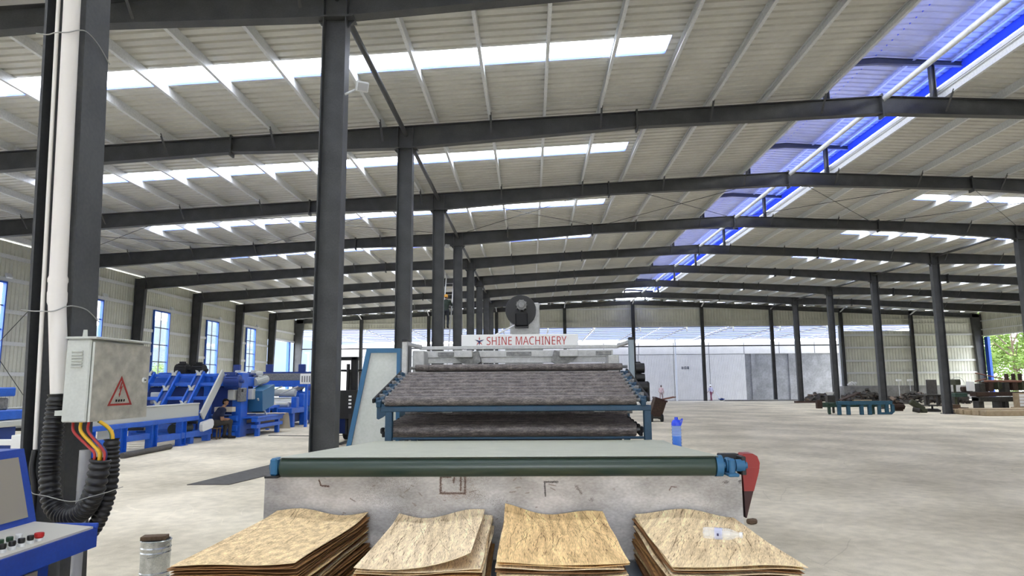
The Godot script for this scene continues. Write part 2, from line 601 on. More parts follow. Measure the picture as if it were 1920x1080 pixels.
func build_shell() -> void:
	var z0 := frame_z(FRAME_FROM)
	var z1 := fz(8)
	# ---- ground
	var m := MB.new()
	m.span(WALL_L - 0.25, WALL_R + 0.25, -0.3, 0.0, z0 + 0.3, z1 - 0.25)
	var o := put("floor", m, M["dusty concrete"])
	o.set_meta("kind", "structure")
	tag(o, "pale dusty concrete floor of the hall with faint tyre tracks", "floor")
	m = MB.new()
	m.span(-90, 110, -0.9, -0.45, 60, -140)
	o = put("yard_ground", m, M["yard concrete"])
	o.set_meta("kind", "structure")
	tag(o, "pale concrete yard outside, one step below the hall floor", "ground")
	m = MB.new()
	m.span(-700, 700, -1.4, -0.95, 300, -900)
	o = put("field_ground", m, M["grass"])
	o.set_meta("kind", "structure")
	tag(o, "green field around the yard and under the hills", "ground")
	# ---- frames
	var f0 := build_frame()
	f0.position.z = frame_z(0)
	for k in range(FRAME_FROM, FRAME_TO):
		if k == 0:
			continue
		if k == -1:
			continue
		copy(f0, Vector3(0, 0, frame_z(k)))
	build_near_frame(f0)
	# ---- roof
	var roof := structure("ceiling", "pale grey ribbed metal roof on galvanised purlins with translucent skylight strips", Vector3.ZERO, "ceiling")
	var rm: Material = M["roof metal"]
	var sw := BAY / 8.0
	var y_in := func(x: float) -> float: return beam_top(x) + 0.2
	var strip := func(xa: float, xb: float, clear: bool) -> ArrayMesh:
		var b := MB.new()
		var p := Vector3(xa, y_in.call(xa), sw / 2.0)
		var q := Vector3(xb, y_in.call(xb), sw / 2.0)
		var d := (q - p).normalized()
		var up := Vector3(0, 0, -1).cross(d).normalized()
		if up.y < 0:
			up = -up
		var top := MB.new()
		b.ribbed(p, Vector3(0, 0, -1), d, up, sw, p.distance_to(q), 3, false if clear else top, 0.045)
		var r := b.mesh()
		r.surface_set_material(0, M["skylight sheet"] if clear else rm)
		if not clear:
			add_layer(r, top, M["roof blue"])
		return r
	var xl := WALL_L - 0.35
	var xr := WALL_R + 0.35
	var va := 7.42
	var vb := 10.35
	var full := [strip.call(xl, va, false), strip.call(vb, xr, false)]
	var cut := [strip.call(xl, -15.1, false), strip.call(2.95, va, false), strip.call(vb, 14.85, false), strip.call(32.9, xr, false)]
	var lit := [strip.call(-15.1, 2.95, true), strip.call(14.85, 32.9, true)]
	var kmin := int(floor((-(z0) - 10.372) / sw)) 
	for k in range(kmin, 65):
		var at := Vector3(0, 0, -(10.372 + k * sw))
		if posmod(k, 8) == 4 and k < 56:
			for c in cut:
				put_mesh("roof_sheet", c, roof, at)
			for c in lit:
				put_mesh("skylight_sheet", c, roof, at)
		else:
			for c in full:
				put_mesh("roof_sheet", c, roof, at)
	# purlins: C sections along the hall
	var length := z0 - z1
	var pm := []
	for s in [-1, 1]:
		var b := MB.new()
		b.box(Vector3(0, 0.1, -length / 2), Vector3(0.006, 0.2, length))
		for yy in [0.003, 0.197]:
			b.box(Vector3(s * 0.033, yy, -length / 2), Vector3(0.066, 0.006, length))
			b.box(Vector3(s * 0.065, 0.1 + (yy - 0.1) * 0.9, -length / 2), Vector3(0.004, 0.02, length))
		var r := b.mesh()
		r.surface_set_material(0, M["galvanised"])
		pm.append(r)
	for k in 21:
		for s in [-1, 1]:
			var x := 7.35 - k * 1.38 if s < 0 else 2.0 * RIDGE_X - 7.35 + k * 1.38
			put_mesh("purlin", pm[0 if s < 0 else 1], roof, Vector3(x, beam_top(x), z0))
	# tie tubes on the column rows and under the ridge
	for k in range(FRAME_FROM, FRAME_TO):
		for c in [ROW_L, ROW_R]:
			m = MB.new()
			m.cyl(Vector3(c, 8.02, frame_z(k) - 0.02), Vector3(c, 8.02, frame_z(k + 1) + 0.02), 0.057, 12)
			put("tie_tube", m, M["steel paint"], roof)
		m = MB.new()
		m.cyl(Vector3(RIDGE_X + 0.06, 8.74, frame_z(k) - 0.02), Vector3(RIDGE_X + 0.06, 8.74, frame_z(k + 1) + 0.02), 0.07, 12)
		put("ridge_tube", m, M["galvanised"], roof)
	# crossed brace rods in one bay
	for b in [2, 7]:
		for seg in [[-20.5, -12.0], [-12.0, ROW_L], [ROW_L, 3.0], [3.0, RIDGE_X], [RIDGE_X, 14.8], [14.8, ROW_R], [ROW_R, 30.0], [30.0, 38.5]]:
			for s in [0, 1]:
				var pa := Vector3(seg[0], beam_top(seg[0]) - 0.08, fz(b) if s == 0 else fz(b + 1))
				var pb := Vector3(seg[1], beam_top(seg[1]) - 0.08, fz(b + 1) if s == 0 else fz(b))
				m = MB.new()
				m.cyl(pa, pb, 0.011, 6)
				put("brace_rod", m, M["steel paint"], roof)
	build_ventilator(z0, z1)
	build_left_wall(z0, z1)
	build_end_wall(z1)
	build_right_wall(z0, z1)
	# gable over the entrance behind the viewer
	var bw := structure("wall_back", "ribbed metal gable with two entrance doors at the near end of the hall", Vector3.ZERO, "wall")
	for k in range(0, 10):
		m = MB.new()
		var xa := WALL_L + k * 6.025
		var sill := 5.2 if k == 3 or k == 6 else 0.0
		m.ribbed(Vector3(xa, sill, z0 + 0.2), Vector3.RIGHT, Vector3.UP, Vector3(0, 0, 1), 6.025, beam_top(clampf(xa + 3.0, WALL_L, WALL_R)) + 0.1 - sill, 24)
		put("wall_sheet", m, M["wall metal"], bw)

# the column and rafters next to the viewer: a slimmer post that carries pipes and the switch box
func build_near_frame(f0: Node3D) -> void:
	var f := structure("portal_frame", "dark grey steel frame with the slim post that carries the pipes and the switch box", Vector3(0, 0, -4.42), "steel frame")
	for c in f0.get_children():
		if c.name.begins_with("rafter") or c.name.begins_with("splice") or c.name.begins_with("eave") or c.name.begins_with("fly"):
			var d: Node = c.duplicate()
			f.add_child(d, true)
	var m := MB.new()
	h_post(m, -3.165, -2.875, -3.43, -3.14, 0.02, beam_top(-3.1) - 0.5, -4.42, 0.26)
	put("column", m, M["steel paint"], f)
	m = MB.new()
	h_post(m, ROW_R - 0.19, ROW_R + 0.19, ROW_R - 0.19, ROW_R + 0.19, 0.0, beam_top(ROW_R) - 0.5, -4.42, 0.27)
	put("column", m, M["steel paint"], f)
	m = MB.new()
	m.span(-3.27, -2.77, 0.0, 0.022, -4.6, -4.24)
	put("base_plate", m, M["steel paint"], f)

# a second surface with a material of its own
func add_layer(r: ArrayMesh, b: MB, k: Material) -> void:
	var arr: Array = b.mesh().surface_get_arrays(0)
	r.add_surface_from_arrays(Mesh.PRIMITIVE_TRIANGLES, arr)
	r.surface_set_material(1, k)

func build_ventilator(z0: float, z1: float) -> void:
	var v := structure("ridge_ventilator", "raised ridge ventilator whose ribbed cap glows blue above the open sides", Vector3.ZERO, "ventilator")
	var bm: Material = M["roof blue"]
	var rm: Material = M["roof metal"]
	var sw := BAY / 8.0
	var apex := 9.92
	var sheets := []
	for s in [-1, 1]:
		var b := MB.new()
		var p := Vector3(RIDGE_X, apex, sw / 2.0)
		var q := Vector3(RIDGE_X + s * 2.15, apex - 0.15, sw / 2.0)
		var d := (q - p).normalized()
		var up := Vector3(0, 0, -1).cross(d).normalized()
		if up.y < 0:
			up = -up
		var top := MB.new()
		b.ribbed(p, Vector3(0, 0, -1), d, up, sw, p.distance_to(q), 3, top, 0.032)
		var r := b.mesh()
		r.surface_set_material(0, rm)
		add_layer(r, top, M["roof blue"])
		sheets.append(r)
	for k in range(int(floor((-z0 - 10.372) / sw)), 65):
		for r in sheets:
			put_mesh("vent_sheet", r, v, Vector3(0, 0, -(10.372 + k * sw)))
	for k in range(FRAME_FROM, FRAME_TO + 1):
		var z := frame_z(k)
		for x in [7.55, 10.22]:
			var m := MB.new()
			h_post(m, x - 0.06, x + 0.06, x - 0.06, x + 0.06, beam_top(x), apex - 0.22, z, 0.12)
			put("post", m, M["steel paint"], v)
		var m := MB.new()
		for s in [-1, 1]:
			i_bar(m, Vector3(RIDGE_X, apex - 0.07, z), Vector3(RIDGE_X + s * 2.1, apex - 0.22, z), 0.16, 0.12, 0.1)
		put("cap_rafter", m, M["steel paint"], v)
	for x in [7.0, 8.0, 9.8, 10.75]:
		var m := MB.new()
		var y: float = apex - 0.035 - absf(x - RIDGE_X) * 0.07
		m.span(x - 0.03, x + 0.03, y - 0.06, y, z0, z1)
		put("cap_purlin", m, M["galvanised"], v)
	for s in [-1, 1]:
		var m := MB.new()
		var x: float = RIDGE_X + s * 2.15
		m.span(x - 0.012, x + 0.012, 9.53, apex - 0.15, z0, z1)
		put("eave_fascia", m, bm, v)
	# folded kerbs round the opening
	for x in [7.42, 10.35]:
		var m := MB.new()
		var y := beam_top(x) + 0.2
		m.span(x - 0.012, x + 0.012, y - 0.02, y + 0.075, z0, z1)
		m.span(x - (0.1 if x < 9 else -0.1), x, y - 0.05, y - 0.03, z0, z1)
		put("kerb_flashing", m, M["galvanised"], v)

func build_left_wall(z0: float, z1: float) -> void:
	var w := structure("wall_left", "pale ribbed metal side wall with galvanised girts and tall windows", Vector3.ZERO, "wall")
	var wm: Material = M["wall metal"]
	var eave := beam_top(WALL_L) + 0.15
	var out := Vector3(-1, 0, 0)
	var wn := 0
	for k in range(FRAME_FROM, FRAME_TO):
		var za := frame_z(k)
		var zb := frame_z(k + 1)
		var piece := func(a: float, b: float, ya: float, yb: float) -> void:
			var m := MB.new()
			m.ribbed(Vector3(WALL_L, ya, a), Vector3(0, 0, -1), Vector3.UP, out, a - b, yb - ya, maxi(1, int(round((a - b) / 0.21))), true, 0.028)
			put("wall_sheet", m, wm, w)
		if k == 7:
			piece.call(za, zb, 5.3, eave)
			continue
		var wa := za - 1.95
		var wb := za - 3.65
		piece.call(za, wa, 0.0, eave)
		piece.call(wb, zb, 0.0, eave)
		piece.call(wa, wb, 5.88, eave)
		piece.call(wa, wb, 0.0, 1.1)
		for y in [2.2, 3.42, 4.7]:
			for seg in [[za, wa + 0.03], [wb - 0.03, zb]]:
				girt(w, y, seg[0], seg[1])
		girt(w, 5.98, za, zb)
		girt(w, 6.9, za, zb)
		build_window(wn, wa, wb, 1.1, 5.88)
		wn += 1
	girt(w, 6.1, frame_z(7), frame_z(8))
	girt(w, 5.36, frame_z(7), frame_z(8))
	for e in [[0.4, 5.9, 0.3, 5.95], [5.9, 0.4, 0.3, 5.95]]:
		var rm := MB.new()
		rm.cyl(Vector3(WALL_L + 0.14, e[0], fz(2) - e[2]), Vector3(WALL_L + 0.14, e[1], fz(2) - e[3]), 0.014, 6)
		put("brace_rod", rm, M["steel paint"], w)
	# blue jamb of the loading door in the last bay
	var jm := MB.new()
	jm.span(WALL_L - 0.1, WALL_L + 0.12, 0.0, 5.3, frame_z(8) + 1.35, frame_z(8) + 1.65)
	put("door_jamb", jm, M["blue frame"], w)

func girt(w: Node, y: float, za: float, zb: float) -> void:
	var m := MB.new()
	m.span(WALL_L + 0.005, WALL_L + 0.075, y - 0.08, y - 0.074, za, zb)
	m.span(WALL_L + 0.005, WALL_L + 0.075, y + 0.074, y + 0.08, za, zb)
	m.span(WALL_L + 0.069, WALL_L + 0.075, y - 0.074, y + 0.074, za, zb)
	put("girt", m, M["galvanised"], w)

func build_window(i: int, za: float, zb: float, y0: float, y1: float) -> void:
	var o := structure("window_%d" % (i + 1), "tall narrow window with blue frame and panes in the side wall", Vector3(WALL_L, y0, (za + zb) / 2), "window")
	var m := MB.new()
	var x0 := WALL_L - 0.06
	var x1 := WALL_L + 0.1
	m.span(x0, x1, y0, y1, za, za - 0.07)
	m.span(x0, x1, y0, y1, zb + 0.07, zb)
	m.span(x0, x1, y0, y0 + 0.07, za - 0.07, zb + 0.07)
	m.span(x0, x1, y1 - 0.07, y1, za - 0.07, zb + 0.07)
	put("frame", m, M["blue frame"], o)
	m = MB.new()
	var zc := (za + zb) / 2
	m.span(WALL_L - 0.02, WALL_L + 0.03, y0 + 0.07, y1 - 0.07, zc + 0.025, zc - 0.025)
	for r in range(1, 5):
		var y := lerpf(y0, y1, r / 5.0)
		m.span(WALL_L - 0.02, WALL_L + 0.03, y - 0.025, y + 0.025, za - 0.07, zc + 0.025)
		m.span(WALL_L - 0.02, WALL_L + 0.03, y - 0.025, y + 0.025, zc - 0.025, zb + 0.07)
	put("glazing_bar", m, M["steel paint"], o)
	for r in 5:
		for c in 2:
			m = MB.new()
			var ya := lerpf(y0, y1, r / 5.0) + 0.03
			var yb := lerpf(y0, y1, (r + 1) / 5.0) - 0.03
			var pa := za - 0.07 if c == 0 else zc - 0.025
			var pb := zc + 0.025 if c == 0 else zb + 0.07
			m.quad(Vector3(WALL_L, ya, pa), Vector3(WALL_L, ya, pb), Vector3(WALL_L, yb, pb), Vector3(WALL_L, yb, pa), Vector3.RIGHT)
			put("pane", m, M["window glass"], o)
	# a floodlight fixed over the window head
	var l := thing("floodlight", "white floodlight fixed above a tall window of the side wall", "floodlight", Vector3(WALL_L + 0.02, y1 + 0.2, zb + 0.25), "floodlights above the side wall windows")
	var p := Vector3(WALL_L + 0.08, y1 + 0.1, zb + 0.25)
	var bs := Basis(Vector3(0, 0, 1), 0.5)
	m = MB.new()
	m.box(p + Vector3(0.22, 0.1, 0), Vector3(0.09, 0.22, 0.3), bs, 0.02)
	put("housing", m, M["white lamp body"], l)
	m = MB.new()
	m.bar(p + Vector3(-0.07, 0.05, 0), p + Vector3(0.2, 0.1, 0), 0.03, 0.02)
	put("bracket", m, M["galvanised"], l)

func build_end_wall(z1: float) -> void:
	var w := structure("wall_end", "pale ribbed metal gable wall with a wide opening onto the covered yard", Vector3.ZERO, "wall")
	var wm: Material = M["wall metal"]
	var zz := z1 - 0.1
	var out := Vector3(0, 0, -1)
	var wid := (WALL_R - WALL_L) / 10.0
	for k in 10:
		var xa := WALL_L + k * wid
		# gable sheets in pairs that step up with the roof slope
		for h in 4:
			var m := MB.new()
			var a := xa + h * wid / 4.0
			var top := beam_top(a + wid / 8.0) + 0.18
			m.ribbed(Vector3(a, 6.45, zz), Vector3.RIGHT, Vector3.UP, out, wid / 4.0, top - 6.45, 6, true, 0.028)
			put("wall_sheet", m, wm, w)
		if xa > 27.0 or xa + wid > 28.5:
			var a := maxf(xa, 27.15)
			if a < xa + wid - 0.05:
				var m := MB.new()
				m.ribbed(Vector3(a, 1.2, zz), Vector3.RIGHT, Vector3.UP, out, xa + wid - a, (5.95 if a < 28.6 else 6.45) - 1.2, int(round((xa + wid - a) / 0.25)), true, 0.028)
				put("wall_sheet", m, wm, w)
		# wind columns
		if k > 0:
			var m := MB.new()
			h_post(m, xa - 0.14, xa + 0.14, xa - 0.14, xa + 0.14, 0.0, beam_top(xa) - 0.05, z1 + 0.2, 0.22)
			put("column", m, M["steel paint"], w)
			m = MB.new()
			m.bar(Vector3(xa, beam_top(xa) - 0.3, z1 + 0.2), Vector3(xa, beam_top(xa) + 0.1, z1 + 1.5), 0.08, 0.08)
			put("knee_brace", m, M["galvanised"], w)
	for s in [-1, 1]:
		var x := WALL_L + 0.3 if s < 0 else WALL_R - 0.3
		var m := MB.new()
		h_post(m, x - 0.25, x + 0.25, x - (0.25 if s < 0 else 0.55), x + (0.55 if s < 0 else 0.25), 0.0, beam_top(x) - 0.05, z1 + 0.2, 0.3)
		put("corner_column", m, M["steel paint"], w)
	for s in [-1, 1]:
		var m := MB.new()
		var xe := WALL_L + 0.2 if s < 0 else WALL_R - 0.2
		i_bar(m, Vector3(xe, beam_top(xe), z1 + 0.2), Vector3(RIDGE_X, beam_top(RIDGE_X), z1 + 0.2), 0.35, 0.35, 0.2)
		put("rafter", m, M["steel paint"], w)
	for y in [6.52, 6.95, 8.1]:
		var m := MB.new()
		var reach: float = 29.9 if y < 7.0 else (beam_top(RIDGE_X) - y) / SLOPE - 1.0
		m.span(RIDGE_X - reach, RIDGE_X + reach, y - 0.05, y + 0.05, z1 - 0.08, z1 - 0.01)
		put("girt", m, M["galvanised"] if y > 7.0 else M["wall metal"], w)
	for y in [2.3, 3.35, 4.5, 5.58]:
		var m := MB.new()
		m.span(27.2, WALL_R, y - 0.08, y + 0.08, z1 - 0.09, z1 + 0.08)
		put("girt", m, M["galvanised"], w)
	var m := MB.new()
	m.span(WALL_L, 27.1, 4.7, 4.8, z1 - 0.1, z1 - 0.02)
	put("track_rail", m, M["steel paint"], w)
	m = MB.new()
	m.span(26.95, 27.25, 0.0, 6.4, z1 - 0.16, z1 + 0.02)
	put("door_jamb", m, M["galvanised"], w)
	m = MB.new()
	m.span(27.2, WALL_R + 0.1, -0.3, 1.2, z1 - 0.3, z1 - 0.06)
	put("dwarf_wall", m, M["rendered grey"], w)

func build_right_wall(z0: float, z1: float) -> void:
	var w := structure("wall_right", "pale ribbed metal side wall above openings towards the green trees", Vector3.ZERO, "wall")
	var eave := beam_top(WALL_R) + 0.15
	for k in range(FRAME_FROM, FRAME_TO):
		var za := frame_z(k)
		var zb := frame_z(k + 1)
		var yb := 5.36 if k >= 7 else 0.0
		var m := MB.new()
		m.ribbed(Vector3(WALL_R, yb, za), Vector3(0, 0, -1), Vector3.UP, Vector3.RIGHT, za - zb, eave - yb, 28, true, 0.028)
		put("wall_sheet", m, M["wall metal"], w)
		for y in [5.42, 5.95, 6.7]:
			m = MB.new()
			m.span(WALL_R - 0.08, WALL_R - 0.01, y - 0.05, y + 0.05, za, zb)
			put("girt", m, M["galvanised"], w)
	var m := MB.new()
	m.span(WALL_R - 0.1, WALL_R + 0.1, 0.0, 5.3, z1 + 0.5, z1 + 0.95)
	put("door_jamb", m, M["blue paint"], w)

func build_outside() -> void:
	# ---- the store building across the covered yard
	var b := thing("store_building", "long white store building with ribbed doors and grey rendered wall across the yard", "building", Vector3(5, -0.45, -78))
	var zf := -77.0
	bx("wall", M["rendered grey"], b, -24, 46, -0.45, 6.0, -84, zf - 0.12, 0.0)
	for k in range(0, 13):
		var xa := -23.6 + k * 3.96
		if xa > 23.5:
			break
		var m := MB.new()
		m.ribbed(Vector3(xa + 0.03, -0.4, zf), Vector3.RIGHT, Vector3.UP, Vector3(0, 0, -1), 3.9, 5.03, 26, true, 0.03)
		put("door_panel", m, M["door white"], b)
	bx("band", M["door white"], b, -24, 46, 4.68, 6.05, zf - 0.1, zf + 0.02, 0.0)
	for k in 18:
		var x := -23.0 + k * 3.9
		bx("band_joint", M["door dark seam"], b, x, x + 0.05, 4.7, 6.0, zf + 0.02, zf + 0.04, 0.0)
	for x in [24.55, 28.7, 33.6]:
		bx("pier", M["rendered grey"], b, x, x + 0.45, -0.45, 4.66, zf - 0.1, zf + 0.06, 0.01)
	var sg := MB.new()
	for q in [[0.0, 0.3, 0.06, 0.06], [0.0, 0.3, 0.22, 0.05], [0.12, 0.06, 0.0, 0.3], [0.36, 0.05, 0.02, 0.28], [0.36, 0.22, 0.02, 0.05], [0.36, 0.22, 0.25, 0.05], [0.54, 0.05, 0.02, 0.28], [0.66, 0.22, 0.03, 0.05], [0.66, 0.22, 0.14, 0.05], [0.66, 0.22, 0.25, 0.05], [0.75, 0.05, 0.0, 0.3]]:
		sg.span(16.78 + q[0], 16.78 + q[0] + q[1], 3.0 + q[2], 3.0 + q[2] + q[3], zf + 0.0, zf + 0.03)
	put("door_marking", sg, M["door dark seam"], b)
	# ---- canopy between the hall and the store
	var c := thing("yard_canopy", "translucent canopy roof on thin purlins between hall and store building", "canopy", Vector3(5, -0.45, -68))
	var zc := fz(8) - 0.45
	var yc := func(z: float) -> float: return lerpf(6.62, 6.3, (z - zc) / (-76.6 - zc))
	for k in 10:
		var xa := -24.0 + k * 6.0
		var m := MB.new()
		m.quad(Vector3(xa, yc.call(zc), zc), Vector3(xa + 5.96, yc.call(zc), zc), Vector3(xa + 5.96, yc.call(-76.6), -76.6), Vector3(xa, yc.call(-76.6), -76.6), Vector3.UP)
		put("canopy_sheet", m, M["canopy sheet"], c)
	for k in 11:
		var z := lerpf(zc, -76.6, k / 10.0)
		var m := MB.new()
		m.span(-24, 36, yc.call(z) - 0.06, yc.call(z) - 0.005, z + 0.05, z - 0.05)
		put("purlin", m, M["canopy purlin"], c)
	for k in 15:
		var x := -23.0 + k * 4.1
		var m := MB.new()
		m.bar(Vector3(x, yc.call(zc) - 0.16, zc), Vector3(x, yc.call(-76.6) - 0.16, -76.6), 0.1, 0.12)
		put("rafter", m, M["door white"], c)
		m = MB.new()
		m.span(x - 0.05, x + 0.05, yc.call(zc) - 0.55, yc.call(zc) + 0.2, zc + 0.05, zc - 0.05)
		put("hanger", m, M["galvanised"], c)
	for k in 4:
		bx("post", M["galvanised"], c, -23.2 + k * 19.6, -23.05 + k * 19.6, -0.45, 6.3, -76.4, -76.25, 0.0)
	# ---- trees beyond the side opening
	var t0 := build_tree(Vector3(47, -0.45, -60.5), 9.0, 3.6, "tall bright green tree beyond the side opening of the hall")
	rng.seed = 9
	for q in [[48, -69.5, 1.1], [47.5, -52, 1.0], [47, -44, 1.05], [55, -83.5, 1.15], [58, -64, 1.35], [58, -74, 1.4], [57, -53, 1.2], [66, -90, 1.5], [70, -68, 1.6]]:
		var o := copy(t0, Vector3(q[0], -0.45, q[1]), "", rng.randf() * TAU)
		o.scale = Vector3.ONE * q[2]
	var hb := build_tree(Vector3(43, -0.45, -58.5), 2.6, 1.5, "low bright green bush at the foot of the trees", "bush", "bushes at the foot of the trees")
	for q in [[43, -63.2, 1.0], [42.6, -67.8, 1.05], [43, -53.6, 1.0], [43.2, -73.0, 1.1]]:
		var hh := copy(hb, Vector3(q[0], -0.45, q[1]), "", rng.randf() * TAU)
		hh.scale = Vector3.ONE * q[2]
	# ---- bushes outside the side windows
	var s0 := build_tree(Vector3(-27, -0.45, -38), 3.2, 1.8, "leafy green bush outside the tall side windows", "bush", "bushes outside the side windows")
	for q in [[-28, -44, 1.0], [-27, -50.5, 1.1], [-29, -32, 1.1], [-28, -26, 1.1], [-35, -41, 1.3], [-33, -57, 1.2]]:
		var o := copy(s0, Vector3(q[0], -0.45, q[1]), "", rng.randf() * TAU)
		o.scale = Vector3.ONE * q[2]
	# ---- pale block beyond the side windows, and the lamp post in the yard
	var p := thing("yard_lamp_post", "thin grey lamp post standing in the yard by the hills", "lamp post", Vector3(-27.5, -0.45, -84))
	rod("pole", M["galvanised"], p, Vector3(-27.5, -0.45, -84), Vector3(-27.5, 5.4, -84), 0.07, 8)
	bx("lamp_head", M["white lamp body"], p, -27.9, -27.4, 5.38, 5.5, -84.1, -83.9)
	# ---- hills
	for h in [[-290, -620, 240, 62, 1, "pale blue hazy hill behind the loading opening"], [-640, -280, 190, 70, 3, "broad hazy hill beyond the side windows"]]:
		var f := FastNoiseLite.new()
		f.seed = h[4]
		f.frequency = 0.008
		var rows := []
		for i in 25:
			var line := []
			for j in 25:
				var u := (j / 24.0 - 0.5) * 2.0
				var v := (i / 24.0 - 0.5) * 2.0
				var r := sqrt(u * u + v * v)
				var y: float = h[3] * maxf(0.0, 1.0 - r * r) * (1.0 + 0.35 * f.get_noise_2d(u * 300.0, v * 300.0)) - 1.5
				line.append(Vector3(h[0] + u * h[2], y, h[1] + v * h[2] * 0.6))
			rows.append(line)
		var m := MB.new()
		m.sheet(rows)
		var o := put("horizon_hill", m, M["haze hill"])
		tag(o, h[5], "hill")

func build_tree(at: Vector3, high: float, spread: float, label: String, called := "tree", group := "trees beyond the side opening") -> Node3D:
	var t := thing(called, label, called, at, group)
	rng.seed = int(high * 100)
	var m := MB.new()
	m.tube([at, at + Vector3(0.1, high * 0.3, 0.05), at + Vector3(0.05, high * 0.75, 0)], 0.1, 8, true, [high * 0.022, high * 0.016, 0.03])
	for k in 5:
		var an := k * 1.3
		m.tube([at + Vector3(0.1, high * (0.28 + k * 0.07), 0.05), at + Vector3(cos(an) * spread * 0.6, high * (0.5 + k * 0.08), sin(an) * spread * 0.6)], 0.05, 6, true, [high * 0.01, 0.015])
	put("trunk", m, M["bark"], t)
	m = MB.new()
	m.tinted = true
	for b in 40:
		var an := rng.randf() * TAU
		var yy := rng.randf_range(0.28, 1.0)
		var rr := spread * sqrt(rng.randf()) * (0.45 + 0.55 * sin(PI * clampf(yy, 0.2, 0.95)))
		var ctr := at + Vector3(cos(an) * rr, high * yy, sin(an) * rr)
		var br := spread * rng.randf_range(0.22, 0.38)
		var shade := rng.randf_range(0.6, 1.25)
		for k in 130:
			var d := Vector3(rng.randfn(), rng.randfn(), rng.randfn()).normalized()
			var p := ctr + d * br * pow(rng.randf(), 0.4)
			var s := high * rng.randf_range(0.012, 0.022)
			var ax := Vector3(rng.randfn(), rng.randfn(), rng.randfn()).normalized()
			var bx_ := ax.cross(Vector3(0.3, 1, 0.2)).normalized() * s
			var by := ax.cross(bx_).normalized() * s * 0.6
			var k2 := shade * rng.randf_range(0.75, 1.3)
			m.tint = Color(k2 * rng.randf_range(0.85, 1.15), k2, k2 * 0.85)
			m.quad(p - bx_, p - by, p + bx_, p + by, d + Vector3.UP * 0.5)
	M["leaf"].vertex_color_use_as_albedo = true
	put("foliage", m, M["leaf"], t)
	return t

func plate_texture() -> ImageTexture:
	var w := 1536
	var h := 256
	var p := noise_bytes(512, 41, 0.008, 5)
	var q := noise_bytes(512, 42, 0.06, 4)
	var im := Image.create(w, h, false, Image.FORMAT_RGB8)
	for y in h:
		for x in w:
			var k := (p[(y % 512) * 512 + (x / 2) % 512] / 255.0 - 0.5) * 0.22 + (q[((y * 2) % 512) * 512 + x % 512] / 255.0 - 0.5) * 0.1
			im.set_pixel(x, y, Color(0.66 + k, 0.645 + k, 0.63 + k))
	rng.seed = 31
	var blot := func(cx: float, cy: float, rx: float, ry: float, col: Color, n: int) -> void:
		for i in n:
			var x := int(cx + rng.randfn() * rx)
			var y := int(cy + rng.randfn() * ry)
			if x >= 0 and x < w and y >= 0 and y < h:
				im.set_pixel(x, y, im.get_pixel(x, y).lerp(col, rng.randf_range(0.3, 0.9)))
	var stroke := func(x0: float, y0: float, x1: float, y1: float, col: Color, thick: float) -> void:
		var n := int(Vector2(x1 - x0, y1 - y0).length() * 2.0) + 1
		for i in n:
			var a := float(i) / n
			var r := thick * rng.randf_range(0.3, 1.0)
			for k in 6:
				var x := int(lerpf(x0, x1, a) + rng.randfn() * r)
				var y := int(lerpf(y0, y1, a) + rng.randfn() * r)
				if x >= 0 and x < w and y >= 0 and y < h:
					im.set_pixel(x, y, im.get_pixel(x, y).lerp(col, 0.75))
	# pixel of the photograph -> texel
	var tx := func(u: float) -> float: return (u - 497.0) / 893.0 * w
	var ty := func(vv: float) -> float: return (vv - 891.0) / 136.0 * h
	var rust := Color(0.25, 0.15, 0.1)
	var dark := Color(0.2, 0.18, 0.17)
	for k in 500:
		var x := rng.randf() * w
		blot.call(x, rng.randf() * h, 2.0, 2.0, Color(0.42, 0.38, 0.35), 4)
	for k in 70:
		var x := rng.randf_range(tx.call(640), tx.call(1060))
		var y := rng.randf() * h
		stroke.call(x, y, x + rng.randf_range(-25, 25), y + rng.randf_range(-8, 12), Color(0.5, 0.46, 0.43), 1.2)
	for k in 60:
		blot.call(rng.randf_range(tx.call(660), tx.call(960)), rng.randf() * h, 16.0, 12.0, Color(0.46, 0.43, 0.4), 420)
	stroke.call(tx.call(600), ty.call(897), tx.call(604), ty.call(907), rust, 1.6)
	stroke.call(tx.call(604), ty.call(907), tx.call(620), ty.call(908), rust, 1.8)
	for e in [[830, 893, 830, 920], [830, 920, 876, 920], [876, 892, 876, 921], [830, 893, 850, 893], [868, 893, 868, 916], [856, 894, 854, 903]]:
		stroke.call(tx.call(e[0]), ty.call(e[1]), tx.call(e[2]), ty.call(e[3]), rust, 2.6)
	blot.call(tx.call(858), ty.call(924), 30.0, 9.0, Color(0.45, 0.33, 0.24), 500)
	blot.call(tx.call(885), ty.call(905), 10.0, 18.0, Color(0.42, 0.33, 0.26), 240)
	stroke.call(tx.call(1024), ty.call(902), tx.call(1050), ty.call(902), dark, 2.4)
	stroke.call(tx.call(1025), ty.call(903), tx.call(1026), ty.call(926), dark, 1.6)
	stroke.call(tx.call(1083), ty.call(908), tx.call(1094), ty.call(922), Color(0.4, 0.37, 0.35), 5.0)
	blot.call(tx.call(1112), ty.call(931), 4.0, 3.5, dark, 60)
	stroke.call(tx.call(1256), ty.call(916), tx.call(1260), ty.call(910), Color(0.4, 0.33, 0.3), 1.0)
	stroke.call(tx.call(1260), ty.call(910), tx.call(1270), ty.call(911), Color(0.4, 0.33, 0.3), 1.0)
	blot.call(tx.call(1153), ty.call(914), 3.0, 3.0, Color(0.45, 0.38, 0.34), 40)
	blot.call(tx.call(1361), ty.call(903), 5.0, 3.0, dark, 160)
	blot.call(tx.call(1387), ty.call(902), 4.0, 4.0, dark, 160)
	for k in 10:
		blot.call(rng.randf_range(tx.call(1320), tx.call(1390)), rng.randf() * h, 9.0, 14.0, Color(0.55, 0.52, 0.5), 180)
	return ImageTexture.create_from_image(im)

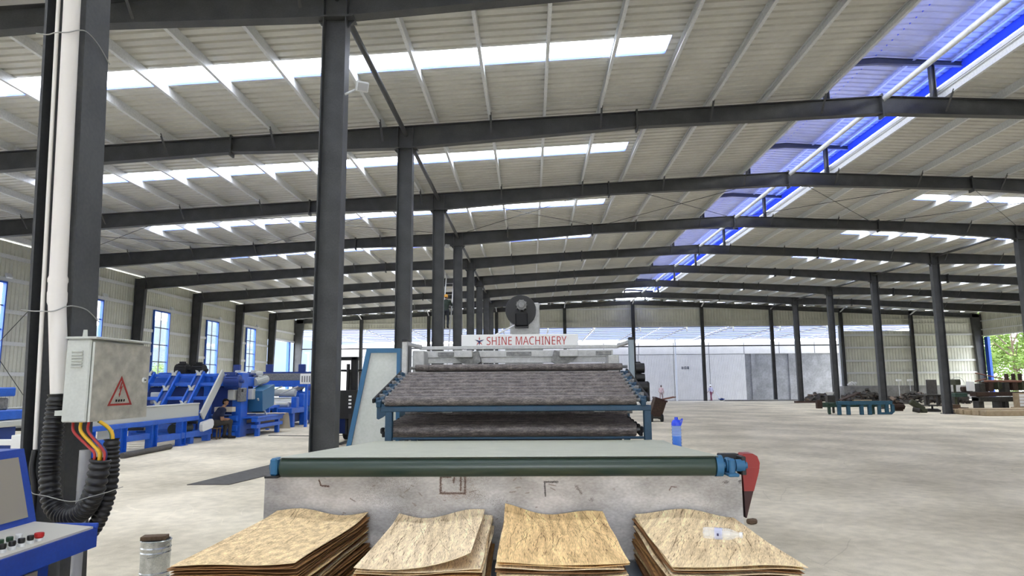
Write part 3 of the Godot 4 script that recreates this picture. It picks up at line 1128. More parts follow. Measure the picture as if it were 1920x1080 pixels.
func dryer_materials() -> void:
	grained("teal paint", Color(0.07, 0.21, 0.3), Color(0.11, 0.27, 0.37), 0.5, 0.0, 1.2, 51, 0.02, 0.15)
	mat("light blue paint", Color(0.16, 0.38, 0.53), 0.45)
	var r := grained("roller skin", Color(0.16, 0.145, 0.14), Color(0.6, 0.56, 0.54), 0.5, 0.1, 1.0, 52, 0.02, 0.09, 0.5)
	r.uv1_scale = Vector3(0.6, 3.0, 3.0)
	grained("belt", Color(0.66, 0.67, 0.6), Color(0.72, 0.725, 0.655), 0.6, 0.0, 1.6, 54, 0.01, 0.1)
	mat("roller rubber", Color(0.17, 0.235, 0.2), 0.35)
	grained("white machine", Color(0.66, 0.66, 0.65), Color(0.78, 0.78, 0.77), 0.5, 0.1, 0.9, 55, 0.02, 0.1)
	grained("worn grey metal", Color(0.36, 0.36, 0.36), Color(0.58, 0.58, 0.57), 0.5, 0.3, 0.8, 56, 0.02, 0.12)
	mat("pale blue grey", Color(0.52, 0.57, 0.6), 0.5)
	mat("black metal", Color(0.1, 0.1, 0.105), 0.5)
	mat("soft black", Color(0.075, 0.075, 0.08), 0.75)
	mat("red paint", Color(0.55, 0.12, 0.1), 0.45)
	mat("darker red", Color(0.2, 0.06, 0.055), 0.6)
	mat("sign white", Color(0.88, 0.88, 0.87), 0.45)
	mat("sign red", Color(0.68, 0.2, 0.17), 0.5)
	mat("sign blue", Color(0.13, 0.12, 0.36), 0.5)
	grained("cabinet panel", Color(0.73, 0.75, 0.72), Color(0.79, 0.8, 0.78), 0.5, 0.0, 2.0, 57)
	var p := mat("worn front plate", Color.WHITE, 0.42, 0.1)
	p.albedo_texture = plate_texture()

func roller(parent: Node, m: Material, x0: float, x1: float, y: float, z: float, r: float) -> void:
	var k := MB.new()
	var xf := Transform3D(Basis(Vector3(0, 0, 1), -PI / 2), Vector3(x0, y, z))
	k.lathe([Vector2(0, 0), Vector2(r * 0.93, 0), Vector2(r, 0.008), Vector2(r, x1 - x0 - 0.008), Vector2(r * 0.93, x1 - x0), Vector2(0, x1 - x0)], 20, xf)
	var o := put("roller", k, m, parent)
	var s := MB.new()
	s.cyl(Vector3(x0 - 0.07, y, z), Vector3(x1 + 0.07, y, z), 0.02, 8)
	put("shaft", s, M["worn grey metal"], o)

func build_dryer() -> void:
	var d := thing("veneer_dryer", "wide roller veneer dryer with green infeed belt, dusty rollers and white sign", "dryer", Vector3(-0.2, 0, -7))
	# ---- infeed: worn front plate
	var m := MB.new()
	var x0 := -1.826
	var x1 := 1.409
	var zf := -4.75
	m.quad(Vector3(x0, 1.127, zf), Vector3(x1, 1.127, zf), Vector3(x1, 0.58, zf), Vector3(x0, 0.58, zf), Vector3(0, 0, 1))
	var fp := put("front_plate", m, M["worn front plate"], d)
	bx("plate_edge", M["worn grey metal"], fp, x0, x1, 1.085, 1.1275, zf - 0.045, zf - 0.001, 0.004)
	bx("plate_back", M["worn grey metal"], fp, x0, x1, 0.56, 1.08, zf - 0.012, zf - 0.002, 0.0)
	for s in [[x0, x0 + 0.02], [x1 - 0.02, x1]]:
		bx("side_skirt", M["worn grey metal"], d, s[0], s[1], 0.2, 1.1, -7.55, zf - 0.046, 0.004)
	bx("bed", M["soft black"], d, -1.7, 1.25, 0.95, 1.06, -7.5, -4.86, 0.004)
	for x in [-1.7, 1.3]:
		for z in [-4.95, -7.3]:
			bx("bed_leg", M["teal paint"], d, x - 0.05, x + 0.05, 0.0, 0.95, z - 0.05, z + 0.05)
	# ---- belt and its roller
	roller(d, M["roller rubber"], -1.702, 1.225, 1.19, -4.72, 0.066)
	var rows := []
	for i in 13:
		var a := float(i) / 12.0
		var y := lerpf(1.258, 1.118, a)
		var z := lerpf(-4.72, -7.62, a)
		if i == 0:
			rows.append([Vector3(-1.7, 1.2575, -4.675), Vector3(1.24, 1.2575, -4.675)])
		rows.append([Vector3(-1.7, y + 0.002, z), Vector3(1.24 + 0.09 * a, y + 0.002, z)])
	m = MB.new()
	m.sheet(rows, true)
	var low := []
	for r in rows:
		low.append([r[0] - Vector3(0, 0.008, 0), r[1] - Vector3(0, 0.008, 0)])
	m.sheet(low)
	for j in 2:
		for i in rows.size() - 1:
			m.quad(rows[i][j], rows[i + 1][j], low[i + 1][j], low[i][j], Vector3(-1 if j == 0 else 1, 0, 0))
	put("conveyor_belt", m, M["belt"], d)
	bx("belt_lip", M["belt"], d, 1.335, 1.42, 1.09, 1.125, -7.5, -4.95, 0.004)
	# ---- bearings and drive at both ends of the belt roller
	m = MB.new()
	m.span(-1.765, -1.715, 1.14, 1.255, -4.78, -4.66, 0.012)
	m.cyl(Vector3(-1.775, 1.195, -4.72), Vector3(-1.705, 1.195, -4.72), 0.035, 14)
	var br := put("bearing_block", m, M["light blue paint"], d)
	bx("shim", M["black metal"], br, -1.79, -1.7, 1.127, 1.141, -4.8, -4.64, 0.002)
	m = MB.new()
	m.lathe([Vector2(0, 0), Vector2(0.07, 0), Vector2(0.07, 0.045), Vector2(0, 0.045)], 22, Transform3D(Basis(Vector3(0, 0, 1), -PI / 2), Vector3(1.227, 1.19, -4.72)))
	put("end_ring", m, M["light blue paint"], d)
	m = MB.new()
	m.span(1.305, 1.345, 1.13, 1.24, -4.79, -4.65, 0.01)
	m.cyl(Vector3(1.297, 1.192, -4.72), Vector3(1.352, 1.192, -4.72), 0.045, 16)
	m.span(1.29, 1.36, 1.128, 1.15, -4.82, -4.62, 0.006)
	put("bearing_block", m, M["light blue paint"], d)
	m = MB.new()
	m.cyl(Vector3(1.27, 1.192, -4.72), Vector3(1.44, 1.192, -4.72), 0.022, 12)
	m.cyl(Vector3(1.362, 1.192, -4.72), Vector3(1.42, 1.192, -4.72), 0.04, 14)
	put("coupling", m, M["light blue paint"], d)
	m = MB.new()
	m.span(1.29, 1.42, 1.2, 1.256, -4.9, -4.81, 0.006)
	m.span(1.4, 1.43, 1.13, 1.25, -4.82, -4.7, 0.004)
	put("bearing_bracket", m, M["black metal"], d)
	m = MB.new()
	m.prism([Vector2(1.43, 1.015), Vector2(1.425, 1.245), Vector2(1.44, 1.262), Vector2(1.5, 1.262), Vector2(1.53, 1.245), Vector2(1.545, 1.2), Vector2(1.535, 1.14), Vector2(1.495, 1.015)], 0.11, Transform3D(Basis(), Vector3(0, 0, -4.83)))
	m.span(1.427, 1.54, 1.163, 1.172, -4.776, -4.773)
	var gd := put("chain_guard", m, M["red paint"], d)
	m = MB.new()
	m.prism([Vector2(1.432, 0.84), Vector2(1.43, 1.015), Vector2(1.494, 1.015), Vector2(1.44, 0.84)], 0.1, Transform3D(Basis(), Vector3(0, 0, -4.83)))
	put("lower_guard", m, M["darker red"], gd)  # lower piece in a darker red than the guard above
	# ---- roller feed frame
	var tl: Material = M["teal paint"]
	for x in [-1.585, 1.283]:
		bx("frame_post", tl, d, x - 0.04, x + 0.04, 0.0, 1.44, -7.74, -7.66)
		bx("frame_post", tl, d, x * 0.99 - 0.04, x * 0.99 + 0.04, 0.0, 1.86, -9.3, -9.22)
	bx("front_bar", tl, d, -1.68, 1.325, 1.432, 1.492, -7.75, -7.65)
	bx("lower_bar", tl, d, -1.545, 1.243, 1.125, 1.15, -7.74, -7.67)
	for x in [-1.0, 0.7]:
		bx("bar_lug", M["worn grey metal"], d, x, x + 0.12, 1.418, 1.436, -7.77, -7.7, 0.003)
	for s in [-1, 1]:
		var xs := -1.69 if s < 0 else 1.235
		beam("side_rail", tl, d, Vector3(xs, 1.515, -7.6), Vector3(xs, 1.86, -9.3), 0.05, 0.07)
		beam("chain_rail", M["soft black"], d, Vector3(xs + s * 0.06, 1.555, -7.62), Vector3(xs + s * 0.06, 1.9, -9.3), 0.03, 0.05)
		var lx := -1.68 if s < 0 else 1.235
		beam("lower_rail", M["soft black"], d, Vector3(lx, 1.17, -7.85), Vector3(lx, 1.3, -9.2), 0.04, 0.06)
	m = MB.new()
	m.prism([Vector2(-1.72, 1.52), Vector2(-1.65, 1.52), Vector2(-1.58, 1.43), Vector2(-1.66, 1.37), Vector2(-1.7, 1.35), Vector2(-1.72, 1.36)], 0.05, Transform3D(Basis(), Vector3(0, 0, -7.69)))
	put("corner_bracket", m, tl, d)
	# upper deck of rollers rising away, each with a bearing at both ends
	for k in 9:
		var z := -7.7 - k * 0.176
		var y := 1.548 + k * 0.0375
		roller(d, M["roller skin"], -1.63, 1.165, y, z, 0.056 if k == 0 else 0.043)
		for s in [-1, 1]:
			var xb := -1.715 if s < 0 else 1.262
			m = MB.new()
			m.box(Vector3(xb, y + 0.01, z), Vector3(0.05, 0.07, 0.09), Basis(), 0.012)
			m.cyl(Vector3(xb - 0.04, y + 0.01, z), Vector3(xb + 0.04, y + 0.01, z), 0.024, 10)
			put("bearing", m, M["teal paint"] if k % 2 == 0 else M["worn grey metal"], d)
	beam("added_shade_pan", M["soft black"], d, Vector3(-0.22, 1.462, -7.78), Vector3(-0.22, 1.79, -9.25), 2.86, 0.012)  # added pan, put here to shade the lower rollers
	roller(d, M["roller skin"], -1.57, 1.24, 1.95, -9.32, 0.047)
	for k in 6:
		roller(d, M["roller skin"], -1.64, 1.185, 1.212 + k * 0.014, -7.9 - k * 0.24, 0.074)
		for s in [-1, 1]:
			m = MB.new()
			m.box(Vector3(-1.7 if s < 0 else 1.25, 1.212 + k * 0.014, -7.9 - k * 0.24), Vector3(0.04, 0.07, 0.09), Basis(), 0.012)
			put("bearing", m, M["soft black"], d)
	for k in 2:
		roller(d, M["roller skin"], -1.57, 1.24, 1.36 + k * 0.05, -9.0 - k * 0.2, 0.055)
	# ---- drive train on the far side
	m = MB.new()
	m.span(1.42, 1.53, 1.72, 2.02, -9.75, -9.5, 0.02)
	m.span(1.45, 1.6, 1.5, 1.75, -9.6, -9.3, 0.02)
	var gb := put("gearbox", m, M["soft black"], d)
	for q in [[1.93, -9.48, 0.07], [1.8, -9.46, 0.055], [1.68, -9.28, 0.06], [1.56, -9.26, 0.05]]:
		m = MB.new()
		m.cyl(Vector3(1.44, q[0], q[1]), Vector3(1.56, q[0], q[1]), q[2], 14)
		put("sprocket", m, M["black metal"], gb)
	# ---- pale head frame with press beams
	var wm: Material = M["white machine"]
	for x in [-1.69, 1.345]:
		bx("head_post", wm if x < 0 else M["pale blue grey"], d, x - 0.035, x + 0.035, 1.75, 2.31, -9.2, -9.13)
		bx("post_cap", M["black metal"], d, x - 0.036, x + 0.036, 2.3, 2.335, -9.205, -9.12, 0.004)
		beam("head_arm", wm, d, Vector3(x, 2.28, -9.2), Vector3(x * 0.97, 2.28, -10.1), 0.06, 0.05)
	bx("head_bar", wm, d, -1.65, 1.3, 2.235, 2.285, -10.16, -10.1)
	bx("press_beam", wm, d, -1.56, 1.2, 2.11, 2.21, -10.05, -9.97)
	bx("press_beam_web", wm, d, -1.5, 1.15, 2.03, 2.11, -10.04, -9.99, 0.003)
	bx("press_lower_beam", wm, d, -1.45, 1.15, 1.86, 2.01, -9.98, -9.9)
	for x in [-0.95, 0.54]:
		bx("press_block", wm, d, x - 0.13, x + 0.13, 2.1, 2.2, -9.95, -9.6)
		m = MB.new()
		var s := 1.0 if x < 0 else -1.0
		m.prism([Vector2(x - 0.13 * s, 2.1), Vector2(x + 0.2 * s, 2.2), Vector2(x + 0.24 * s, 2.04), Vector2(x + 0.14 * s, 1.98), Vector2(x - 0.02 * s, 2.02)], 0.2, Transform3D(Basis(), Vector3(0, 0, -9.85)))
		put("press_bracket", m, M["worn grey metal"], d)
	for q in [[-1.35, 0.2], [-0.35, 0.26], [0.95, 0.16]]:
		bx("slot_cover", M["worn grey metal"], d, q[0], q[0] + q[1] * 1.4, 2.13, 2.19, -9.968, -9.955, 0.004)
	bx("side_plate", wm, d, -1.66, -1.5, 1.7, 2.2, -10.2, -9.6, 0.01)
	bx("side_plate", wm, d, 1.1, 1.25, 1.7, 2.12, -10.2, -9.7, 0.01)
	# ---- drying tunnel behind, of panels
	bx("tunnel_body", M["soft black"], d, -1.62, 1.28, 0.25, 1.98, -16.9, -9.85, 0.01)  # coloured black to stand for the shade inside, between the decks
	for k in 5:
		for s in [-1, 1]:
			var px := -1.66 if s < 0 else 1.28
			bx("tunnel_panel", M["cabinet panel"], d, px, px + 0.04, 0.3, 1.95, -11.38 - k * 1.4, -10.1 - k * 1.4, 0.01)
		bx("tunnel_top_panel", wm, d, -1.6, 1.26, 1.98, 2.01, -11.38 - k * 1.4, -10.1 - k * 1.4, 0.006)
	# ---- sign
	var sg := bx("sign_board", M["sign white"], d, -1.03, 0.712, 2.285, 2.458, -10.19, -10.165, 0.004)
	var tm := TextMesh.new()
	tm.text = "SHINE MACHINERY"
	var ft := SystemFont.new()
	ft.font_names = PackedStringArray(["Droid Sans"])
	tm.font = ft
	tm.font_size = 64
	tm.depth = 0.004
	tm.pixel_size = 0.0025
	tm.material = M["sign red"]
	var l := put_mesh("lettering", tm, sg, Vector3(-0.057, 2.362, -10.162) - wpos(sg))
	var ab := tm.get_aabb()
	l.scale = Vector3(1.19 / ab.size.x, 0.122 / ab.size.y, 1.0)
	l.position -= Vector3(ab.get_center().x * l.scale.x, ab.get_center().y * l.scale.y, 0)
	# five pointed emblem beside the lettering
	for k in 5:
		var an := PI / 2 + k * TAU / 5
		var cpt := Vector2(-0.76, 2.358)
		var tip := cpt + Vector2(cos(an), sin(an)) * 0.075
		var fl := cpt + Vector2(cos(an - 0.32), sin(an - 0.32)) * 0.03
		var fr := cpt + Vector2(cos(an + 0.32), sin(an + 0.32)) * 0.03
		var root := cpt + Vector2(cos(an), sin(an)) * 0.022
		m = MB.new()
		m.prism([tip, fl, root, fr], 0.004, Transform3D(Basis(), Vector3(0, 0, -10.162)))
		put("emblem_ray", m, M["sign red"] if k in [0, 2, 3] else M["sign blue"], sg)
	m = MB.new()
	m.prism([Vector2(-0.815, 2.378), Vector2(-0.76, 2.368), Vector2(-0.705, 2.378), Vector2(-0.745, 2.35), Vector2(-0.76, 2.295), Vector2(-0.775, 2.35)], 0.004, Transform3D(Basis(), Vector3(0, 0, -10.16)))
	put("emblem_body", m, M["sign blue"], sg)
	# ---- exhaust fan on its duct
	var fan := bx("duct_housing", wm, d, -0.32, 0.15, 2.3, 3.0, -11.2, -10.75, 0.02)
	bx("duct_foot", wm, fan, -0.4, 0.2, 2.0, 2.33, -11.25, -10.7, 0.02)
	m = MB.new()
	m.lathe([Vector2(0, 0.0), Vector2(0.235, 0.0), Vector2(0.24, 0.02), Vector2(0.24, 0.2), Vector2(0, 0.2)], 32, Transform3D(Basis(Vector3(1, 0, 0), -PI / 2), Vector3(-0.145, 2.86, -10.55)))
	put("fan_casing", m, M["black metal"], fan)
	m = MB.new()
	m.lathe([Vector2(0, 0.0), Vector2(0.045, 0.0), Vector2(0.055, 0.015), Vector2(0.078, 0.02), Vector2(0.078, 0.22), Vector2(0, 0.22)], 20, Transform3D(Basis(Vector3(1, 0, 0), -PI / 2), Vector3(-0.13, 2.92, -10.33)))
	for k in 10:
		m.box(Vector3(-0.13 + 0.082 * cos(TAU * k / 10), 2.92 + 0.082 * sin(TAU * k / 10), -10.45), Vector3(0.012, 0.012, 0.16), Basis(Vector3(0, 0, 1), TAU * k / 10))
	put("fan_motor", m, M["worn grey metal"], fan)
	m = MB.new()
	m.span(-0.225, -0.035, 2.6, 2.8, -10.54, -10.35, 0.012)
	put("terminal_box", m, M["soft black"], fan)
	m = MB.new()
	for e in [[-0.235, -0.225, 2.58, 2.82], [-0.035, -0.025, 2.58, 2.82]]:
		m.span(e[0], e[1], e[2], e[3], -10.53, -10.34)
	m.span(-0.235, -0.025, 2.575, 2.59, -10.53, -10.34)
	put("motor_cradle", m, M["black metal"], fan)
	rod("brace_pipe", M["sign white"], fan, Vector3(-0.24, 2.62, -10.5), Vector3(-0.75, 2.34, -10.25), 0.014, 8)
	# ---- guard cabinet beside the rollers
	var c := thing("guard_cabinet", "pale guard cabinet with slanting blue edge frame beside the dryer rollers", "cabinet", Vector3(-2.1, 0, -9.6))
	var xf := Transform3D(Basis(), Vector3(0, 0, -9.6))
	m = MB.new()
	m.prism([Vector2(-2.63, 0.02), Vector2(-1.83, 0.02), Vector2(-1.83, 2.17), Vector2(-2.22, 2.17)], 0.36, xf)
	put("body", m, M["cabinet panel"], c)
	m = MB.new()
	var o_ := [Vector2(-2.685, 0.0), Vector2(-1.795, 0.0), Vector2(-1.795, 2.225), Vector2(-2.265, 2.225)]
	var i_ := [Vector2(-2.615, 0.06), Vector2(-1.845, 0.06), Vector2(-1.845, 2.165), Vector2(-2.21, 2.165)]
	for k in 4:
		var e := (k + 1) % 4
		m.prism([o_[k], o_[e], i_[e], i_[k]], 0.42, xf)
	put("edge_frame", m, M["light blue paint"], c)
	m = MB.new()
	m.cyl(Vector3(-1.82, 1.75, -9.38), Vector3(-1.82, 1.84, -9.38), 0.012, 8)
	m.cyl(Vector3(-1.82, 0.75, -9.38), Vector3(-1.82, 0.84, -9.38), 0.012, 8)
	put("hinge", m, M["worn grey metal"], c)
	# ---- blue drinking bottle on the belt edge
	var b := thing("drinking_bottle", "translucent blue drinking bottle standing on the belt edge", "bottle", Vector3(1.372, 1.128, -6.6))
	var pl := mat("blue plastic", Color(0.35, 0.6, 0.95, 0.4), 0.2)
	pl.transparency = BaseMaterial3D.TRANSPARENCY_ALPHA
	mat("blue cap", Color(0.1, 0.26, 0.85), 0.35)
	mat("blue water", Color(0.18, 0.45, 0.85), 0.15)
	var pr := [Vector2(0, 0), Vector2(0.04, 0), Vector2(0.045, 0.008)]
	for k in 6:
		pr.append_array([Vector2(0.046, 0.02 + k * 0.03), Vector2(0.042, 0.032 + k * 0.03), Vector2(0.046, 0.044 + k * 0.03)])
	pr.append_array([Vector2(0.046, 0.2), Vector2(0.041, 0.215)])
	m = MB.new()
	m.lathe(pr, 24, Transform3D(Basis(), b.position))
	put("body", m, pl, b)
	m = MB.new()
	m.lathe([Vector2(0, 0.005), Vector2(0.04, 0.005), Vector2(0.04, 0.11), Vector2(0, 0.11)], 20, Transform3D(Basis(), b.position))
	put("water", m, M["blue water"], b)
	m = MB.new()
	m.lathe([Vector2(0.042, 0.205), Vector2(0.046, 0.21), Vector2(0.045, 0.235), Vector2(0.032, 0.258), Vector2(0.017, 0.266), Vector2(0.016, 0.285), Vector2(0, 0.288)], 24, Transform3D(Basis(), b.position))
	put("cap", m, M["blue cap"], b)
	m = MB.new()
	m.tube(smooth_path([b.position + Vector3(0.035, 0.25, 0), b.position + Vector3(0.058, 0.27, 0), b.position + Vector3(0.05, 0.235, 0), b.position + Vector3(0.044, 0.215, 0)], 5), 0.005, 8)
	put("carry_loop", m, M["blue cap"], b)

# wood peel: u across, v along the grain
func veneer_tex(sd: int, base: Color, streak: int, stain: int, slant: float, burl: float) -> ImageTexture:
	var w := 512
	var h := 1024
	var p := noise_bytes(512, sd, 0.01, 4)
	var q := noise_bytes(512, sd + 1, 0.08, 4)
	var g := noise_bytes(512, sd + 2, 0.02, 5)
	var d := PackedFloat32Array()
	d.resize(w * h)
	for y in h:
		for x in w:
			var sx := posmod(x + int(slant * y), 512)
			# long grain: the noise is stretched along v
			var a := p[((y / 9) % 512) * 512 + (sx * 2) % 512] / 255.0 - 0.5
			var b := q[((y / 6) % 512) * 512 + (sx * 3) % 512] / 255.0 - 0.5
			var c := g[((y / 2) % 512) * 512 + sx] / 255.0 - 0.5
			var e := q[(y % 512) * 512 + x] / 255.0 - 0.5
			d[y * w + x] = a * 0.3 * (1.0 - burl) + b * 0.34 * (1.0 - burl * 0.6) + c * (0.09 + burl * 0.24) + e * burl * 0.3
	rng.seed = sd * 13
	for k in streak:
		var x := rng.randf() * w
		var y := rng.randf() * h
		var long := k % 14 == 0
		var ln := rng.randi_range(160, 620) if long else rng.randi_range(14, 85)
		var dk := rng.randf_range(0.2, 0.5) if long else rng.randf_range(0.08, 0.46)
		var wd := rng.randf_range(0.6, 1.8)
		var drift := -slant + rng.randf_range(-0.09, 0.09)
		for i in ln:
			if long:
				drift += rng.randf_range(-0.02, 0.02)
				if rng.randf() < 0.03:
					x += rng.randf_range(-3, 3)
			x += drift + rng.randf_range(-0.35, 0.35)
			var yy := int(y) + i
			if yy >= h:
				break
			var half := wd * sin(PI * (i + 1) / (ln + 1))
			for o in range(-int(ceil(half)), int(ceil(half)) + 1):
				var xx := int(x) + o
				if xx >= 0 and xx < w and absf(o) <= half:
					d[yy * w + xx] -= dk
	for k in stain:
		var x := rng.randf() * w
		var y := rng.randf() * h
		var ln := rng.randi_range(80, 380)
		var wd := rng.randf_range(6, 22)
		for i in ln:
			x += -slant + rng.randf_range(-0.8, 0.8)
			for j in 13:
				var xx := int(x + rng.randfn() * wd)
				var yy := int(y + i + rng.randfn() * 3.0)
				if xx >= 0 and xx < w and yy >= 0 and yy < h:
					d[yy * w + xx] -= rng.randf_range(0.08, 0.3)
	var out := PackedByteArray()
	out.resize(w * h * 3)
	for i in w * h:
		var k := clampf(d[i], -0.62, 0.3)
		# dark marks turn brown, not black
		out[i * 3] = int(clampf(base.r * (1.0 + k * 0.95), 0.0, 1.0) * 255)
		out[i * 3 + 1] = int(clampf(base.g * (1.0 + k * 1.08), 0.0, 1.0) * 255)
		out[i * 3 + 2] = int(clampf(base.b * (1.0 + k * 1.2), 0.0, 1.0) * 255)
	var im := Image.create_from_data(w, h, false, Image.FORMAT_RGB8, out)
	return ImageTexture.create_from_image(im)

func veneer_mesh(wide: float, long: float, f: Callable, thick := 0.003, nu := 13, nv := 17) -> ArrayMesh:
	var up := []
	var dn := []
	for i in nv:
		var a := []
		var b := []
		for j in nu:
			var u := float(j) / (nu - 1)
			var v := float(i) / (nv - 1)
			var p: Vector3 = f.call(u, v)
			var q := Vector3((u - 0.5) * wide + p.x, p.y, (0.5 - v) * long + p.z)
			a.append(q)
			b.append(q - Vector3(0, thick, 0))
		up.append(a)
		dn.append(b)
	var m := MB.new()
	m.sheet(up, true)
	m.sheet(dn, false)
	for i in nv - 1:
		m.quad(up[i][0], up[i + 1][0], dn[i + 1][0], dn[i][0], Vector3.LEFT)
		m.quad(up[i][nu - 1], up[i + 1][nu - 1], dn[i + 1][nu - 1], dn[i][nu - 1], Vector3.RIGHT)
	for j in nu - 1:
		m.quad(up[0][j], up[0][j + 1], dn[0][j + 1], dn[0][j], Vector3(0, 0, 1))
		m.quad(up[nv - 1][j], up[nv - 1][j + 1], dn[nv - 1][j + 1], dn[nv - 1][j], Vector3(0, 0, -1))
	return m.mesh()

const ORD := ["first", "second", "third", "fourth", "fifth", "sixth", "seventh", "eighth", "ninth", "tenth", "eleventh", "twelfth", "thirteenth", "fourteenth", "fifteenth", "sixteenth", "seventeenth", "eighteenth", "nineteenth", "twentieth", "twenty-first", "twenty-second"]

func build_veneers() -> void:
	# table under the stacks
	var t := thing("feed_table", "low grey-blue steel feed table under the four veneer stacks", "table", Vector3(-0.2, 0, -3.9))
	mat("table steel", Color(0.36, 0.4, 0.44), 0.4, 0.2)
	bx("table_top", M["table steel"], t, -1.76, 1.33, 0.545, 0.575, -4.72, -2.9, 0.004)
	for x in [-1.65, 1.22]:
		for z in [-4.6, -3.0]:
			bx("leg", M["table steel"], t, x - 0.04, x + 0.04, 0.0, 0.545, z - 0.04, z + 0.04)
	bx("rail", M["table steel"], t, -1.7, 1.27, 0.46, 0.54, -4.66, -4.62)
	bx("rail", M["table steel"], t, -1.7, 1.27, 0.46, 0.54, -3.0, -2.96)
	# colours of the sheets: four tops and three for those below
	var defs := [[61, Color(0.9, 0.79, 0.61), 150, 1, 0.0, 1.0], [64, Color(0.94, 0.85, 0.7), 480, 3, 0.06, 0.15], [67, Color(0.93, 0.79, 0.57), 420, 22, 0.0, 0.0], [70, Color(0.94, 0.84, 0.67), 420, 4, -0.3, 0.1], [73, Color(0.55, 0.4, 0.26), 160, 4, 0.0, 0.2], [76, Color(0.66, 0.49, 0.31), 160, 4, 0.0, 0.1]]
	var vm := []
	for e in defs:
		var m := mat("veneer %d" % e[0], Color.WHITE, 0.8, 0.0, 0.3)
		m.albedo_texture = veneer_tex(e[0], e[1], e[2], e[3], e[4], e[5])
		vm.append(m)
	var names := ["beside the tin pail", "under the curled-up top sheet", "with dark weathered streaks", "under the clear plastic bottle"]
	var tops := ["mottled tan veneer sheet on top of the stack beside the tin pail", "pale veneer sheet with a curled-up edge lying on top of its stack", "golden veneer sheet with dark weathered streaks on top of its stack", "cracked pale veneer sheet on top of a stack, under the clear plastic bottle"]
	var heights := [0.3, 0.285, 0.31, 0.3]
	var cx := [-1.45, -0.575, 0.14, 0.985]
	var skew := [0.06, -0.015, 0.0, 0.01]
	rng.seed = 404
	for s in 4:
		var n := 22
		var base := 0.586
		# the wave that the whole stack follows, growing towards the top
		var ph := rng.randf() * TAU
		var curl := func(u: float, v: float) -> float:
			var y := 0.012 * sin(ph + u * 5.2) * (0.35 + 0.65 * absf(v - 0.45)) + 0.03 * pow(maxf(0.0, v - 0.72) / 0.28, 2.0) * (0.7 + 0.5 * sin(u * 7.0 + ph))
			if s == 0:
				y += 0.02 * pow(u, 3.0) * (1.0 - v) + 0.02 * pow(1.0 - u, 4.0) * v
			elif s == 2:
				y += 0.028 * pow(1.0 - u, 2.5) * v - 0.016 * u * v
			elif s == 3:
				y += 0.02 * sin(u * 5.5) * v - 0.012 * pow(u, 2.0)
			return y
		var pitch: float = heights[s] / n
		for k in n:
			var top := k == n - 1
			var a := float(k) / (n - 1)
			var p1 := rng.randf() * TAU
			var p2 := rng.randf() * TAU
			var f := func(u: float, v: float) -> Vector3:
				var y: float = curl.call(u, v) * a * a + 0.0026 * sin(p1 + u * 9.0) * (1.0 if not top else 0.6) + 0.0022 * sin(p2 + v * 7.0 + u * 2.0)
				if s == 1 and top:
					y += 0.055 * pow(u, 4.0) * (1.0 - 0.7 * v) + 0.012 * u
					return Vector3(-0.05 * pow(u, 3.0) + skew[s] * (v - 0.5), y, 0.02 * sin(u * 6.0))
				if s == 1 and k == n - 2:
					y -= 0.002
				return Vector3(skew[s] * (v - 0.5) + 0.004 * sin(p2 + v * 8.0), y, 0.006 * sin(p1 + u * 7.0))
			var wide := 0.635 + rng.randf_range(-0.02, 0.015)
			var long := 1.245 + rng.randf_range(-0.012, 0.012)
			var mesh := veneer_mesh(wide, long, f)
			mesh.surface_set_material(0, vm[s] if top else vm[4 + (k + s) % 2] if rng.randf() < 0.72 else vm[(s + k) % 4])
			var o := MeshInstance3D.new()
			o.mesh = mesh
			o.name = numbered("veneer_sheet")
			add_child(o)
			o.position = Vector3(cx[s] + rng.randf_range(-0.014, 0.014) + (0.02 * (1.0 - a) if s == 0 else 0.0), base + k * pitch, -4.09 + rng.randf_range(-0.01, 0.01))
			o.rotation.y = 0.0 if top else rng.randf_range(-0.012, 0.012)
			if top:
				tag(o, tops[s], "veneer")
			else:
				tag(o, "thin brown veneer sheet, %s from the top of the stack %s" % [ORD[n - 1 - k], names[s]], "veneer", "veneer sheets in the stack %s" % names[s])
	# clear plastic bottle lying on the fourth stack
	var b := thing("plastic_bottle", "clear plastic water bottle lying on cracked pale veneer", "bottle", Vector3(1.03, 0.925, -3.88))
	var cl := mat("clear plastic", Color(0.93, 0.95, 0.97, 0.28), 0.08)
	cl.transparency = BaseMaterial3D.TRANSPARENCY_ALPHA
	var lb := mat("bottle label film", Color(0.75, 0.78, 0.92, 0.5), 0.4)
	lb.transparency = BaseMaterial3D.TRANSPARENCY_ALPHA
	mat("navy print", Color(0.14, 0.14, 0.3), 0.5)
	var xf := Transform3D(Basis(Vector3(0, 1, 0), -0.35) * Basis(Vector3(0, 0, 1), -PI / 2), b.position + Vector3(-0.1, 0.012, 0.0))
	var m := MB.new()
	m.lathe([Vector2(0, 0), Vector2(0.026, 0.0), Vector2(0.03, 0.008), Vector2(0.03, 0.03), Vector2(0.0285, 0.035), Vector2(0.03, 0.04), Vector2(0.03, 0.125), Vector2(0.028, 0.14), Vector2(0.014, 0.178), Vector2(0.013, 0.19), Vector2(0, 0.19)], 24, xf)
	put("body", m, cl, b)
	m = MB.new()
	m.lathe([Vector2(0.0306, 0.06), Vector2(0.0306, 0.1)], 24, xf)
	put("label_film", m, lb, b)
	m = MB.new()
	m.box(xf * Vector3(0.0, 0.078, 0.0308), Vector3(0.014, 0.01, 0.004), xf.basis, 0.002)
	put("label_print", m, M["navy print"], b)
	m = MB.new()
	m.lathe([Vector2(0.0155, 0.188), Vector2(0.0155, 0.203), Vector2(0, 0.203)], 18, xf)
	put("screw_cap", m, M["sign white"], b)

